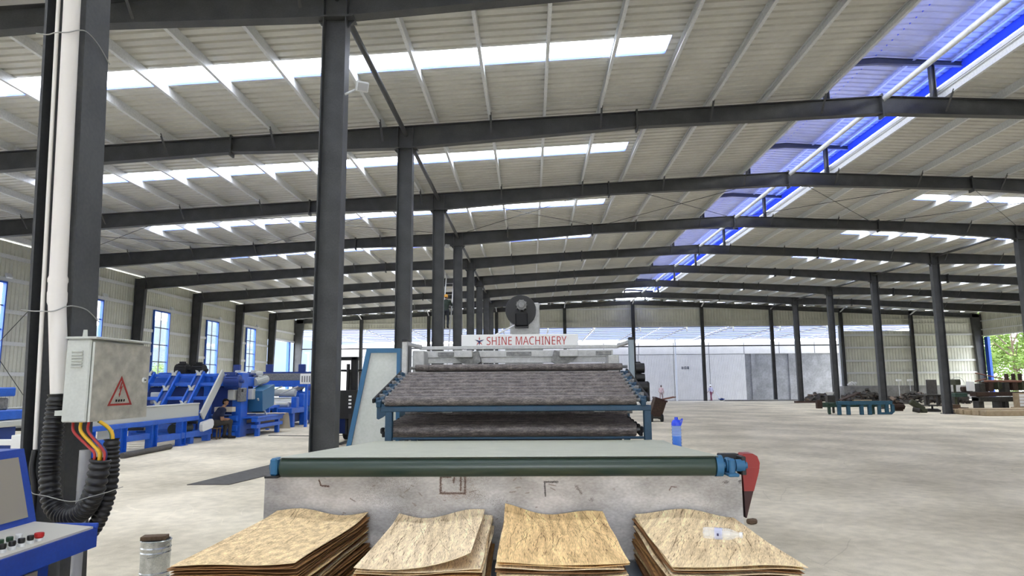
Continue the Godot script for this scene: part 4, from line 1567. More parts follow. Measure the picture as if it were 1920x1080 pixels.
func build_post_things() -> void:
	mat("pvc", Color(0.85, 0.83, 0.8), 0.4)
	mat("pvc grey", Color(0.66, 0.66, 0.66), 0.4)
	mat("hose black", Color(0.085, 0.085, 0.09), 0.42)
	# drain pipe with its socket, and the thin conduit
	var p := thing("drain_pipe", "thick white plastic drain pipe tied to the steel post", "pipe", Vector3(-3.06, 1.7, -4.27))
	var m := MB.new()
	var px := []
	var pr := []
	for e in [[1.7, 0.05], [2.26, 0.05], [2.28, 0.056], [2.34, 0.056], [2.35, 0.053], [2.4, 0.053], [2.41, 0.057], [2.43, 0.057], [2.45, 0.05], [4.4, 0.05], [7.4, 0.05]]:
		px.append(Vector3(-2.95 - 0.11 * (e[0] - 1.7) if e[0] < 2.3 else -3.016 - 0.034 * (e[0] - 2.3), e[0], -4.235))
		pr.append(e[1])
	m.tube(px, 0.05, 24, true, pr)
	put("pipe", m, M["pvc"], p)
	var c := thing("conduit", "thin white plastic conduit running up the steel post", "conduit", Vector3(-3.16, 1.4, -4.26))
	rod("tube", M["pvc"], c, Vector3(-3.085, 1.36, -4.25), Vector3(-3.3, 7.4, -4.25), 0.013, 12)
	m = MB.new()
	m.tube(smooth_path([Vector3(-3.085, 1.355, -4.25), Vector3(-3.09, 1.24, -4.245), Vector3(-3.06, 1.12, -4.24), Vector3(-3.05, 0.9, -4.22)], 6), 0.018, 10)
	put("cable_sleeve", m, M["hose black"], c)
	var g := thing("ground_pipe", "short pale grey plastic pipe rising from the floor below the switch box", "pipe", Vector3(-2.735, 0, -4.2))
	m = MB.new()
	m.lathe([Vector2(0.03, 0.0), Vector2(0.03, 1.12), Vector2(0.0315, 1.121), Vector2(0.0315, 1.36), Vector2(0.026, 1.36), Vector2(0.026, 1.2)], 18, Transform3D(Basis(), Vector3(-2.735, 0, -4.2)))
	put("pipe", m, M["pvc grey"], g)
	# ribbed cable hoses that hang in loops
	var hose := func(pts: Array, r: float, label: String) -> void:
		var path := smooth_path(pts, 60)
		var even := [path[0]]
		var acc := 0.0
		for i in range(1, path.size()):
			acc += path[i].distance_to(path[i - 1])
			if acc >= 0.0036:
				even.append(path[i])
				acc = 0.0
		var rad := []
		for i in even.size():
			rad.append(r * [1.0, 1.0, 0.95, 0.84, 0.84, 0.95][i % 6])
		var k := MB.new()
		k.tube(even, r, 20, false, rad)
		var o := put("cable_hose", k, M["hose black"])
		tag(o, label, "hose", "")
	hose.call([Vector3(-2.95, 1.695, -4.225), Vector3(-2.945, 1.45, -4.2), Vector3(-2.93, 1.2, -4.18), Vector3(-2.87, 1.04, -4.15), Vector3(-2.76, 0.985, -4.12), Vector3(-2.63, 1.03, -4.07), Vector3(-2.545, 1.15, -4.02), Vector3(-2.515, 1.33, -4.01)], 0.058, "thick black ribbed hose looping from the drain pipe to the switch box")
	hose.call([Vector3(-2.86, 0.8, -4.24), Vector3(-2.74, 0.82, -4.2), Vector3(-2.63, 0.9, -4.17), Vector3(-2.565, 1.04, -4.16), Vector3(-2.54, 1.2, -4.16), Vector3(-2.55, 1.43, -4.16)], 0.046, "thinner black ribbed hose rising behind the thick hose")
	# switch box
	var b := thing("switch_box", "grey steel electrical switch box with warning triangle on the post", "switch box", Vector3(-2.8, 1.53, -4.35))
	grained("box paint", Color(0.7, 0.71, 0.68), Color(0.75, 0.76, 0.73), 0.5, 0.0, 1.0, 81)
	var dm := mat("smeared door", Color.WHITE, 0.5)
	dm.albedo_texture = smear_texture()
	bx("body", M["box paint"], b, -2.795, -2.645, 1.535, 2.03, -4.62, -4.04, 0.008)
	bx("rain_lip", M["box paint"], b, -2.8, -2.605, 2.03, 2.045, -4.63, -4.03, 0.004)
	m = MB.new()
	for k in 6:
		m.box(Vector3(-2.72, 1.955 - k * 0.018, -4.034), Vector3(0.066, 0.011, 0.014), Basis(Vector3(1, 0, 0), 0.5), 0.002)
	put("louvre", m, M["box paint"], b)
	for q in [[-2.725, 2.045, 0.05], [-2.822, 1.59, 0.0]]:
		m = MB.new()
		if q[2] > 0:
			m.prism([Vector2(-0.016, 0), Vector2(0.016, 0), Vector2(0.012, 0.045), Vector2(-0.012, 0.045)], 0.004, Transform3D(Basis(), Vector3(q[0], q[1], -4.1)))
		else:
			m.prism([Vector2(-0.025, -0.016), Vector2(0.028, -0.016), Vector2(0.028, 0.016), Vector2(-0.025, 0.014)], 0.004, Transform3D(Basis(), Vector3(q[0], q[1], -4.06)))
		put("mounting_ear", m, M["box paint"], b)
	# door slightly ajar, hinged on the side next to the louvres
	var door := Node3D.new()
	door.name = "door"
	b.add_child(door)
	door.position = Vector3(-2.636, 1.535, -4.045) - b.position
	var sw := Basis(Vector3(0, 1, 0), 0.0)
	var L := 0.6
	m = MB.new()
	m.quad(Vector3(0.014, 0.478, 0), Vector3(0.014, 0.478, -L), Vector3(0.014, 0.002, -L), Vector3(0.014, 0.002, 0), Vector3.RIGHT)
	var leaf := put_mesh("leaf", with_mat(m, dm), door)
	m = MB.new()
	m.span(0.0, 0.0135, 0.002, 0.478, -L, 0.0, 0.0)
	put_mesh("leaf_edge", with_mat(m, M["box paint"]), door)
	m = MB.new()
	m.cyl(Vector3(0.014, 0.25, -L + 0.06), Vector3(0.026, 0.25, -L + 0.06), 0.018, 16)
	put_mesh("lock", with_mat(m, M["galvanised"]), door)
	m = MB.new()
	m.box(Vector3(0.027, 0.25, -L + 0.06), Vector3(0.004, 0.008, 0.018))
	put_mesh("key_slot", with_mat(m, M["black metal"]), door)
	mat("warning red", Color(0.6, 0.16, 0.13), 0.5)
	# triangle: u runs away from the viewer along -z
	var tp := func(u: float, y: float) -> Vector2: return Vector2(u, y)
	var A := Vector2(0.29, 0.275)
	var B := Vector2(0.16, 0.09)
	var C := Vector2(0.42, 0.09)
	var g0 := (A + B + C) / 3.0
	var face := Transform3D(Basis(Vector3(0, 0, -1), Vector3(0, 1, 0), Vector3(1, 0, 0)), Vector3(0.0155, 0, 0))
	m = MB.new()
	var T := [A, B, C]
	for k in 3:
		var e := (k + 1) % 3
		m.prism([T[k], T[e], g0 + (T[e] - g0) * 0.8, g0 + (T[k] - g0) * 0.8], 0.002, face)
	put_mesh("warning_triangle", with_mat(m, M["warning red"]), door)
	m = MB.new()
	m.prism([Vector2(0.292, 0.238), Vector2(0.272, 0.192), Vector2(0.288, 0.197), Vector2(0.276, 0.165), Vector2(0.27, 0.165), Vector2(0.276, 0.143), Vector2(0.29, 0.164), Vector2(0.284, 0.165), Vector2(0.306, 0.212), Vector2(0.29, 0.207), Vector2(0.304, 0.238)], 0.002, face)
	put_mesh("lightning_mark", with_mat(m, M["warning red"]), door)
	# the small row of characters under the mark, worn beyond reading
	m = MB.new()
	for k in 4:
		var u := 0.242 + k * 0.027
		for q in [[0.0, 0.0, 0.015, 0.003], [0.0, 0.007, 0.015, 0.003], [0.0, 0.013, 0.015, 0.002], [0.006, 0.0, 0.003, 0.015], [0.0, 0.0, 0.0025, 0.015 if k % 2 == 0 else 0.008], [0.0125, 0.004, 0.0025, 0.01]]:
			m.prism([Vector2(u + q[0], 0.113 + q[1]), Vector2(u + q[0] + q[2], 0.113 + q[1]), Vector2(u + q[0] + q[2], 0.113 + q[1] + q[3]), Vector2(u + q[0], 0.113 + q[1] + q[3])], 0.002, face)
	put_mesh("warning_characters", with_mat(m, M["soft black"]), door)
	door.rotation.y = 0.0
	# cables from the box down into the hoses
	mat("cable red", Color(0.6, 0.13, 0.12), 0.45)
	mat("cable yellow", Color(0.8, 0.63, 0.1), 0.45)
	mat("cable green", Color(0.3, 0.42, 0.16), 0.45)
	mat("cable blue", Color(0.12, 0.16, 0.42), 0.45)
	var hc := Vector3(-2.515, 1.3, -4.01)
	var kc := -1
	for e in [["cable red", 0.008, "red cable bowing out below the switch box"], ["cable yellow", 0.008, "thin yellow cable with a slack curve below the switch box"], ["cable yellow", 0.0095, "thicker yellow cable between the yellow and blue cables"], ["cable blue", 0.008, "dark blue cable below the switch box"], ["cable red", 0.0075, "thin dark red cable beside the dark blue cable"]]:
		kc += 1
		m = MB.new()
		var zk := 0.018 if kc % 2 == 0 else -0.018
		var en := hc + Vector3(-0.03 + kc * 0.015, 0.012, zk)
		var up := Vector3(-2.745 + kc * 0.024, 1.534, -4.1 + zk)
		m.tube(smooth_path([up, up.lerp(en, 0.25) + Vector3(-0.025, 0, 0), up.lerp(en, 0.6) + Vector3(0.012, 0, 0), en + Vector3(0, 0.05, 0), en], 6), e[1], 10)
		var o := put("power_cable", m, M[e[0]])
		tag(o, e[2], "cable")
	for e in [["cable green", -2.565, 0.007, "green cable entering the thin hose"], ["cable yellow", -2.54, 0.01, "yellow earth cable entering the thin hose"]]:
		var zk := 0.014 if e[1] < -2.55 else -0.008
		m = MB.new()
		m.tube(smooth_path([Vector3(e[1] - 0.08, 1.534, -4.15 - zk), Vector3(e[1] - 0.03, 1.5, -4.155 - zk), Vector3(e[1] - 0.002, 1.455, -4.16 - zk), Vector3(e[1], 1.38, -4.16 - zk)], 7), e[2], 10)
		var o := put("power_cable", m, M[e[0]])
		tag(o, e[3], "cable")
	# wire ties round the post
	for q in [[2.24, 0.03, "lower"], [4.1, 0.06, "upper"]]:
		var dx: float = -0.035 * (q[0] - 2.17)
		m = MB.new()
		m.tube(smooth_path([Vector3(dx - 3.22, q[0] - 0.01, -4.2), Vector3(dx - 3.14, q[0] - 0.02, -4.2), Vector3(dx - 3.06, q[0] - 0.025, -4.166), Vector3(dx - 2.98, q[0] - 0.025, -4.166), Vector3(dx - 2.94, q[0] + q[1] * 0.3, -4.22), Vector3(dx - 2.93, q[0] + q[1] * 0.6, -4.285), Vector3(dx - 2.935, q[0] + q[1] * 0.2, -4.42), Vector3(dx - 2.94, q[0] - 0.06, -4.56)], 8), 0.004, 6)
		var o := put("tie_wire", m, M["wire"])
		tag(o, "%s galvanised tie wire round the steel post and pipes" % q[2], "wire")
	m = MB.new()
	m.tube(smooth_path([Vector3(-3.06, 1.15, -4.2), Vector3(-2.97, 1.12, -4.1), Vector3(-2.86, 1.11, -4.06), Vector3(-2.7, 1.095, -3.99), Vector3(-2.6, 1.1, -3.94), Vector3(-2.53, 1.12, -3.93), Vector3(-2.455, 1.14, -4.0), Vector3(-2.45, 1.15, -4.14)], 8), 0.0025, 6)
	var tw := put("tie_wire", m, M["wire"])
	tag(tw, "slack tie wire holding the two ribbed hoses to the grey pipe", "wire")

func with_mat(m: MB, k: Material) -> ArrayMesh:
	var r := m.mesh()
	r.surface_set_material(0, k)
	return r

func smear_texture() -> ImageTexture:
	var s := 384
	var p := noise_bytes(512, 91, 0.012, 4)
	var im := Image.create(s, s, false, Image.FORMAT_RGB8)
	for y in s:
		for x in s:
			var k := (p[y * 512 + x] / 255.0 - 0.5) * 0.16
			im.set_pixel(x, y, Color(0.66 + k, 0.65 + k, 0.6 + k * 0.9))
	rng.seed = 5
	# wiped glue swirls
	for k in 90:
		var x := rng.randf_range(60, s)
		var y := rng.randf_range(20, s)
		var an := rng.randf_range(-2.4, -0.6)
		var up := rng.randf() < 0.5
		var ln := rng.randi_range(20, 80)
		for i in ln:
			an += rng.randf_range(-0.02, 0.09)
			x += cos(an)
			y += sin(an)
			for w in 4:
				var xx := int(x) + w
				if xx >= 0 and xx < s and y >= 0 and y < s:
					im.set_pixel(xx, int(y), im.get_pixel(xx, int(y)).lerp(Color(0.74, 0.73, 0.69) if up else Color(0.55, 0.53, 0.47), 0.12))
	for k in 500:
		var x := rng.randf_range(40, s)
		var y := rng.randf_range(0, 60)
		im.set_pixel(int(x), int(y), Color(0.52, 0.49, 0.4))
	return ImageTexture.create_from_image(im)

func build_console() -> void:
	# control desk: its long side runs along the hall, the operator stands on the dryer side
	var d := thing("control_desk", "blue control desk with pale sloping button panel and upright hood", "control desk", Vector3(-2.5, 0, -3.0))
	grained("desk blue", Color(0.055, 0.225, 0.58), Color(0.08, 0.27, 0.66), 0.42, 0.0, 1.0, 95)
	mat("desk grey", Color(0.74, 0.73, 0.69), 0.5)
	mat("desk beige", Color(0.57, 0.545, 0.5), 0.5)
	var bl: Material = M["desk blue"]
	var za := -3.62
	var zb := -1.9
	var m := MB.new()
	# apron with its rim
	m.prism([Vector2(-2.26, 1.02), Vector2(-2.26, 0.925), Vector2(-2.29, 0.915), Vector2(-2.95, 0.9), Vector2(-2.95, 1.02)], zb - za, Transform3D(Basis(), Vector3(0, 0, (za + zb) / 2)))
	put("apron", m, bl, d)
	bx("rim", bl, d, -2.62, -2.255, 1.02, 1.045, za, za + 0.02, 0.003)
	m = MB.new()
	m.hexa([Vector3(-2.63, 1.0, za + 0.022), Vector3(-2.27, 1.0, za + 0.022), Vector3(-2.27, 1.0, zb), Vector3(-2.63, 1.0, zb), Vector3(-2.63, 1.06, za + 0.022), Vector3(-2.27, 1.03, za + 0.022), Vector3(-2.27, 1.03, zb), Vector3(-2.63, 1.06, zb)])
	put("button_panel", m, M["desk grey"], d)
	# upright hood, leaning back
	var hood := MB.new()
	hood.prism([Vector2(-2.575, 1.03), Vector2(-2.68, 1.425), Vector2(-2.86, 1.425), Vector2(-2.95, 1.03)], zb - za - 0.02, Transform3D(Basis(), Vector3(0, 0, (za + zb) / 2 + 0.0)))
	put("hood", hood, bl, d)
	m = MB.new()
	var f0 := Vector3(-2.588, 1.085, 0)
	var f1 := Vector3(-2.667, 1.385, 0)
	var nn := Vector3(0.966, 0.257, 0)
	m.hexa([f0 + Vector3(0, 0, za + 0.07), f0 + Vector3(0, 0, zb), f1 + Vector3(0, 0, zb), f1 + Vector3(0, 0, za + 0.07), f0 + nn * 0.006 + Vector3(0, 0, za + 0.07), f0 + nn * 0.006 + Vector3(0, 0, zb), f1 + nn * 0.006 + Vector3(0, 0, zb), f1 + nn * 0.006 + Vector3(0, 0, za + 0.07)])
	put("hood_panel", m, M["desk beige"], d)
	# lower cabinet with its door
	bx("cabinet", bl, d, -2.95, -2.43, 0.05, 0.91, za + 0.1, zb)
	bx("cabinet_door", M["desk beige"], d, -2.43, -2.415, 0.12, 0.86, za + 0.2, zb, 0.003)
	bx("door_hinge", M["galvanised"], d, -2.43, -2.405, 0.72, 0.78, za + 0.165, za + 0.19, 0.003)
	# push buttons: rows along the desk
	mat("button red", Color(0.68, 0.09, 0.09), 0.4)
	mat("button green", Color(0.13, 0.25, 0.17), 0.4)
	mat("button black", Color(0.06, 0.06, 0.065), 0.4)
	var ptop := func(x: float) -> float: return 1.03 + (-2.27 - x) / 0.36 * 0.03
	var rows := [[-2.315, -3.265, 0.056, ["button red", "button black", "button black", "button black", "button black", "button black", "button black", "button black", "button black"]], [-2.375, -3.215, 0.056, ["pale", "button green", "button green", "button black", "button green", "button green", "button green", "button green", "button green"]]]
	for r in rows:
		for k in r[3].size():
			var x: float = r[0] 
			var z: float = r[1] + k * r[2]
			var y: float = ptop.call(x)
			m = MB.new()
			m.cyl(Vector3(x, y - 0.004, z), Vector3(x, y + 0.014, z), 0.0155, 16)
			var base := put("push_button", m, M["galvanised"], d)
			m = MB.new()
			var rr := 0.021 if r[3][k] == "button red" else 0.0145
			m.lathe([Vector2(rr * 0.75, 0.0), Vector2(rr, 0.008), Vector2(rr, 0.02), Vector2(rr * 0.9, 0.024), Vector2(0, 0.024)], 16, Transform3D(Basis(), Vector3(x, y + 0.012, z)))
			put("button_cap", m, M["galvanised"] if r[3][k] == "pale" else M[r[3][k]], base)
	# pail with a piece of wood on it
	var p := thing("tin_pail", "shiny ribbed tin pail with a piece of dark wood on top", "pail", Vector3(-3.36, 0, -6.25))
	var tn := grained("tin", Color(0.62, 0.63, 0.63), Color(0.85, 0.86, 0.86), 0.25, 0.85, 0.6, 97, 0.02, 0.1)
	m = MB.new()
	m.lathe([Vector2(0, 0.0), Vector2(0.118, 0.0), Vector2(0.122, 0.006), Vector2(0.12, 0.06), Vector2(0.125, 0.065), Vector2(0.12, 0.075), Vector2(0.121, 0.1), Vector2(0.126, 0.108), Vector2(0.121, 0.118), Vector2(0.122, 0.27), Vector2(0.127, 0.278), Vector2(0.122, 0.29), Vector2(0.123, 0.31), Vector2(0.128, 0.318), Vector2(0.123, 0.33), Vector2(0.124, 0.375), Vector2(0.129, 0.38), Vector2(0.124, 0.386), Vector2(0.118, 0.384), Vector2(0.116, 0.2), Vector2(0, 0.2)], 30, Transform3D(Basis(), p.position))
	put("body", m, tn, p)
	m = MB.new()
	m.tube(smooth_path([p.position + Vector3(0.125, 0.36, 0), p.position + Vector3(0.15, 0.33, 0.05), p.position + Vector3(0.1, 0.27, 0.1), p.position + Vector3(0, 0.25, 0.13)], 6), 0.003, 6)
	put("handle", m, M["wire"], p)
	grained("old wood", Color(0.3, 0.23, 0.17), Color(0.45, 0.37, 0.29), 0.9, 0.0, 0.4, 98, 0.02, 0.15)
	m = MB.new()
	m.box(Vector3(-3.36, 0.406, -6.22), Vector3(0.21, 0.035, 0.11), Basis(Vector3(0, 1, 0), 0.2), 0.004)
	var wd := put("wood_block", m, M["old wood"])
	tag(wd, "weathered piece of wood lying across the tin pail", "wood")
	# rubber mat on the floor between the post and the blue machines
	m = MB.new()
	grained("rubber", Color(0.27, 0.26, 0.25), Color(0.36, 0.35, 0.34), 0.85, 0.0, 1.0, 99)
	m.hexa([Vector3(-6.05, 0.0, -12.15), Vector3(-5.3, 0.0, -12.15), Vector3(-4.55, 0.0, -16.0), Vector3(-5.55, 0.0, -16.0), Vector3(-6.05, 0.012, -12.15), Vector3(-5.3, 0.012, -12.15), Vector3(-4.55, 0.012, -16.0), Vector3(-5.55, 0.012, -16.0)])
	var rm := put("rubber_sheet", m, M["rubber"])
	tag(rm, "long dark rubber sheet lying flat on the concrete floor", "rubber sheet")
	m = MB.new()
	m.tube(smooth_path([Vector3(-1.829, 0.75, -4.8), Vector3(-1.93, 0.74, -4.82), Vector3(-1.95, 0.71, -4.84), Vector3(-1.87, 0.7, -4.84)], 6), 0.005, 6)
	var cb := put("loose_cable", m, M["soft black"])
	tag(cb, "thin dark cable loop at the corner of the worn front plate", "cable")
	m = MB.new()
	m.box(Vector3(2.71, 0.03, -8.8), Vector3(0.13, 0.06, 0.09), Basis(Vector3(0, 1, 0), 0.5), 0.02)
	var st := put("stone", m, M["old wood"])
	tag(st, "small dark lump of wood on the floor beside the dryer", "wood")

func i_leg(parent: Node, m: Material, x: float, z: float, y1: float, w := 0.28) -> void:
	var b := MB.new()
	b.span(x - 0.09, x + 0.09, 0.012, y1, z - w / 2, z - w / 2 + 0.02)
	b.span(x - 0.09, x + 0.09, 0.012, y1, z + w / 2 - 0.02, z + w / 2)
	b.span(x - 0.01, x + 0.01, 0.012, y1, z - w / 2 + 0.02, z + w / 2 - 0.02)
	b.span(x - 0.13, x + 0.13, 0.0, 0.015, z - w / 2 - 0.05, z + w / 2 + 0.05)
	put("leg", b, m, parent)

func motor(parent: Node, m: Material, a: Vector3, b: Vector3, r: float, called := "motor") -> MeshInstance3D:
	var k := MB.new()
	k.cyl(a, b, r * 0.9, 16)
	var d := (b - a).normalized()
	var s := d.cross(Vector3.UP).normalized()
	var u := s.cross(d)
	for i in 12:
		var q := s * cos(TAU * i / 12) + u * sin(TAU * i / 12)
		k.box((a + b) / 2 + q * r * 0.92, Vector3(r * 0.09, r * 0.18, a.distance_to(b) * 0.8), Basis(d.cross(q).normalized(), q, -d) if d.cross(q).length() > 0.1 else Basis())
	k.box((a + b) / 2 + u * r * 1.05, Vector3(r * 0.7, r * 0.5, r * 0.8), Basis(s, u, -d), 0.01)
	k.cyl(b, b + d * r * 0.5, r * 0.25, 10)
	return put(called, k, m, parent)

func build_left_line() -> void:
	grained("machine blue", Color(0.085, 0.32, 0.7), Color(0.12, 0.39, 0.8), 0.42, 0.0, 1.5, 101)
	mat("machine dark blue", Color(0.07, 0.2, 0.48), 0.5)
	mat("machine pale", Color(0.72, 0.73, 0.71), 0.5)
	mat("motor dark green", Color(0.09, 0.13, 0.12), 0.5)
	mat("veneer scrap", Color(0.82, 0.78, 0.7), 0.8)
	mat("bright steel", Color(0.68, 0.68, 0.68), 0.3, 0.6)
	var bl: Material = M["machine blue"]
	var db: Material = M["machine dark blue"]
	var pl: Material = M["machine pale"]
	var gr: Material = M["worn grey metal"]
	# ---- log deck: trough conveyor
	var c := thing("log_conveyor", "blue legged trough conveyor with pale grey side walls", "conveyor", Vector3(-11.5, 0, -18))
	for z in [-15.6, -16.85, -18.25, -19.8]:
		i_leg(c, bl, -10.12, z, 0.7)
		i_leg(c, bl, -13.4, z, 0.7)
	for z in [[-16.7, -15.75], [-18.1, -17.0]]:
		bx("leg_rail", bl, c, -10.17, -10.07, 0.33, 0.47, z[0], z[1])
	for x in [-10.12, -13.4]:
		bx("bed_beam", bl, c, x - 0.08, x + 0.08, 0.68, 0.8, -20.7, -15.0)
		bx("trough_side", pl, c, x - 0.03, x + 0.03, 0.8, 1.17, -20.75, -15.0)
		bx("trough_lip", pl, c, x - 0.09, x + 0.05, 1.15, 1.19, -20.75, -15.0)
	for k in 9:
		bx("slat", gr, c, -13.35, -10.16, 0.82, 0.86, -15.3 - k * 0.62, -15.1 - k * 0.62, 0.005)
	for z in [-15.4, -18.6]:
		bx("cross_beam", bl, c, -13.3, -10.2, 0.5, 0.64, z, z - 0.12)
	rod("chain_shaft", M["black metal"], c, Vector3(-13.5, 0.62, -17.6), Vector3(-9.95, 0.62, -17.6), 0.04)
	rod("chain_shaft", M["black metal"], c, Vector3(-13.5, 0.62, -20.4), Vector3(-9.95, 0.62, -20.4), 0.04)
	bx("drive_box", pl, c, -10.9, -10.5, 0.2, 0.62, -17.55, -17.15)
	var mt := motor(c, M["motor dark green"], Vector3(-10.35, 0.46, -19.75), Vector3(-10.3, 0.46, -20.6), 0.17)
	var m := MB.new()
	m.prism([Vector2(-0.36, -0.08), Vector2(-0.3, -0.14), Vector2(0.3, -0.14), Vector2(0.38, -0.06), Vector2(0.38, 0.06), Vector2(0.3, 0.14), Vector2(-0.3, 0.14), Vector2(-0.36, 0.08)], 0.1, Transform3D(Basis(Vector3(0, 1, 0), PI / 2) * Basis(Vector3(0, 0, 1), 0.12), Vector3(-10.0, 0.5, -21.1)))
	put("chain_guard", m, M["sign white"], mt)
	bx("subframe", bl, c, -10.3, -10.05, 0.2, 0.36, -21.6, -18.45)
	bx("subframe_leg", bl, c, -10.28, -10.08, 0.0, 0.2, -20.5, -20.3)
	bx("subframe_leg", bl, c, -10.28, -10.08, 0.0, 0.3, -21.6, -21.4)
	# ---- inclined chain elevator
	var e := thing("chain_elevator", "steep blue chain elevator with slanting rails and pale grey side beam", "elevator", Vector3(-11.8, 0, -21.5))
	m = MB.new()
	var pa := Vector3(-10.03, 0.78, -20.82)
	var pb := Vector3(-10.03, 2.12, -22.15)
	m.bar(pa, pb, 0.06, 0.3, 0.01)
	put("side_beam", m, pl, e)
	for k in 4:
		var x := -10.75 - k * 0.82
		for s in [-0.11, 0.11]:
			m = MB.new()
			m.bar(Vector3(x + s, 0.84, -20.95), Vector3(x + s, 2.1, -22.15), 0.06, 0.2, 0.008)
			put("rail", m, bl, e)
		m = MB.new()
		m.bar(Vector3(x, 0.9, -20.97), Vector3(x, 2.15, -22.15), 0.1, 0.05, 0.004)
		put("chain", m, db, e)
		for j in 3:
			var a := 0.12 + j * 0.38
			var ctr := Vector3(x, 0.9, -20.97).lerp(Vector3(x, 2.15, -22.15), a)
			m = MB.new()
			m.prism([Vector2(-0.1, 0), Vector2(0.1, 0), Vector2(0.06, 0.04), Vector2(0.12, 0.17), Vector2(0.05, 0.15), Vector2(0, 0.07), Vector2(-0.05, 0.15), Vector2(-0.12, 0.17), Vector2(-0.06, 0.04)], 0.05, Transform3D(Basis(), ctr + Vector3(0, 0.03, 0.03)))
			put("log_dog", m, pl, e)
	for a in [0.1, 0.42, 0.76, 0.99]:
		var q := Vector3(0, 0.78, -20.95).lerp(Vector3(0, 2.05, -22.18), a)
		bx("cross_plate", bl, e, -13.5, -10.1, q.y - 0.05, q.y + 0.05, q.z - 0.16, q.z + 0.1)
	bx("gear_cover", pl, e, -12.1, -11.7, 1.15, 1.5, -21.9, -21.6, 0.02)
	bx("gear_cover", pl, e, -13.0, -12.6, 1.1, 1.45, -21.9, -21.6, 0.02)
	for x in [-10.55, -13.4]:
		bx("support", bl, e, x - 0.1, x + 0.1, 0.0, 2.0, -22.35, -22.15)
	motor(e, db, Vector3(-9.98, 1.83, -22.2), Vector3(-9.5, 1.83, -22.25), 0.23, "head_drum")
	# ---- stand with motors behind the elevator
	var s := thing("pump_stand", "blue pump stand with dark motors and thin pale railing behind the conveyor", "pump stand", Vector3(-13.5, 0, -26))
	bx("base", bl, s, -14.6, -12.4, 0.0, 1.25, -27.0, -25.1)
	bx("upper_box", bl, s, -14.0, -12.5, 1.25, 2.0, -26.8, -25.6)
	for q in [[-13.35, 2.3, -26.0, 0.24], [-12.8, 2.28, -26.2, 0.24]]:
		motor(s, M["soft black"], Vector3(q[0] - 0.25, q[1], q[2]), Vector3(q[0] + 0.2, q[1], q[2]), q[3])
	motor(s, M["motor dark green"], Vector3(-14.0, 1.5, -25.3), Vector3(-13.1, 1.5, -25.3), 0.22)
	bx("valve_head", bl, s, -14.3, -13.95, 1.9, 2.2, -26.4, -26.0)
	bx("valve_body", bl, s, -14.4, -13.9, 1.25, 1.9, -26.5, -25.9)
	bx("tank", pl, s, -14.55, -14.1, 1.25, 1.75, -25.8, -25.3, 0.03)
	m = MB.new()
	for q in [-14.5, -13.8, -13.1]:
		m.cyl(Vector3(q, 1.25, -25.15), Vector3(q, 1.95, -25.15), 0.02, 8)
	m.cyl(Vector3(-14.5, 1.95, -25.15), Vector3(-13.1, 1.95, -25.15), 0.02, 8)
	m.cyl(Vector3(-14.5, 1.6, -25.15), Vector3(-13.1, 1.6, -25.15), 0.016, 8)
	put("railing", m, M["machine pale"], s)
	# ---- peeling lathe
	var l := thing("peeling_lathe", "large blue veneer peeling lathe with grey control boxes beside the seated man", "lathe", Vector3(-11.5, 0, -23.5))
	bx("main_post", bl, l, -9.95, -9.65, 0.0, 2.12, -23.27, -22.73, 0.01)
	bx("main_post", bl, l, -13.4, -13.1, 0.0, 2.12, -23.27, -22.73, 0.01)
	bx("top_beam", bl, l, -13.4, -9.75, 1.68, 1.98, -24.6, -22.55, 0.02)
	bx("rear_body", db, l, -13.3, -9.9, 0.75, 1.66, -24.3, -22.8, 0.02)
	for y in [0.3, 0.62]:
		bx("lower_beam", bl, l, -9.98, -9.72, y - 0.09, y + 0.09, -24.2, -22.6)
	bx("floor_beam", bl, l, -13.2, -9.8, 0.03, 0.18, -24.4, -22.5)
	bx("control_box", pl, l, -9.98, -9.76, 1.22, 1.56, -22.72, -22.42, 0.02)
	bx("control_box", gr, l, -9.72, -9.6, 1.16, 1.62, -23.05, -22.55, 0.02)
	bx("box_screen", M["soft black"], l, -9.6, -9.595, 1.48, 1.58, -22.75, -22.6, 0.002)
	bx("veneer_tray", M["veneer scrap"], l, -10.4, -9.8, 0.84, 1.0, -22.7, -22.42, 0.01)
	for k in 3:
		rod("top_pipe", bl, l, Vector3(-10.2 - k * 0.8, 2.0, -22.6), Vector3(-10.0 - k * 0.8, 2.03, -24.4), 0.06)
	bx("top_rail", db, l, -9.9, -9.8, 2.06, 2.12, -24.4, -22.7)
	m = MB.new()
	m.prism([Vector2(-23.5, 1.5), Vector2(-24.62, 1.72), Vector2(-24.62, 1.0), Vector2(-23.6, 0.8)], 0.5, Transform3D(Basis(Vector3(0, 0, -1), Vector3(0, 1, 0), Vector3(1, 0, 0)).inverse(), Vector3(-9.5, 0, 0)))
	put("chute", m, M["light blue paint"], l)
	motor(l, pl, Vector3(-9.75, 1.8, -24.0), Vector3(-9.6, 1.92, -24.7), 0.15)
	for q in [[-10.1, 1.75, -23.55], [-10.3, 2.08, -23.9], [-9.9, 2.1, -24.3]]:
		m = MB.new()
		m.cyl(Vector3(q[0], q[1], q[2]), Vector3(q[0] + 0.22, q[1], q[2] - 0.2), 0.1, 12)
		m.box(Vector3(q[0], q[1] + 0.06, q[2]), Vector3(0.16, 0.16, 0.2), Basis(), 0.02)
		put("hydraulic_valve", m, pl, l)
	bx("white_box", pl, l, -9.7, -9.5, 1.22, 1.58, -23.55, -23.3, 0.02)
	# out-feed table
	for y in [0.32, 0.53]:
		bx("outfeed_beam", bl, l, -9.35, -9.15, y - 0.05, y + 0.07, -25.3, -22.9)
	bx("outfeed_deck", bl, l, -11.6, -9.12, 0.6, 0.66, -25.35, -22.9)
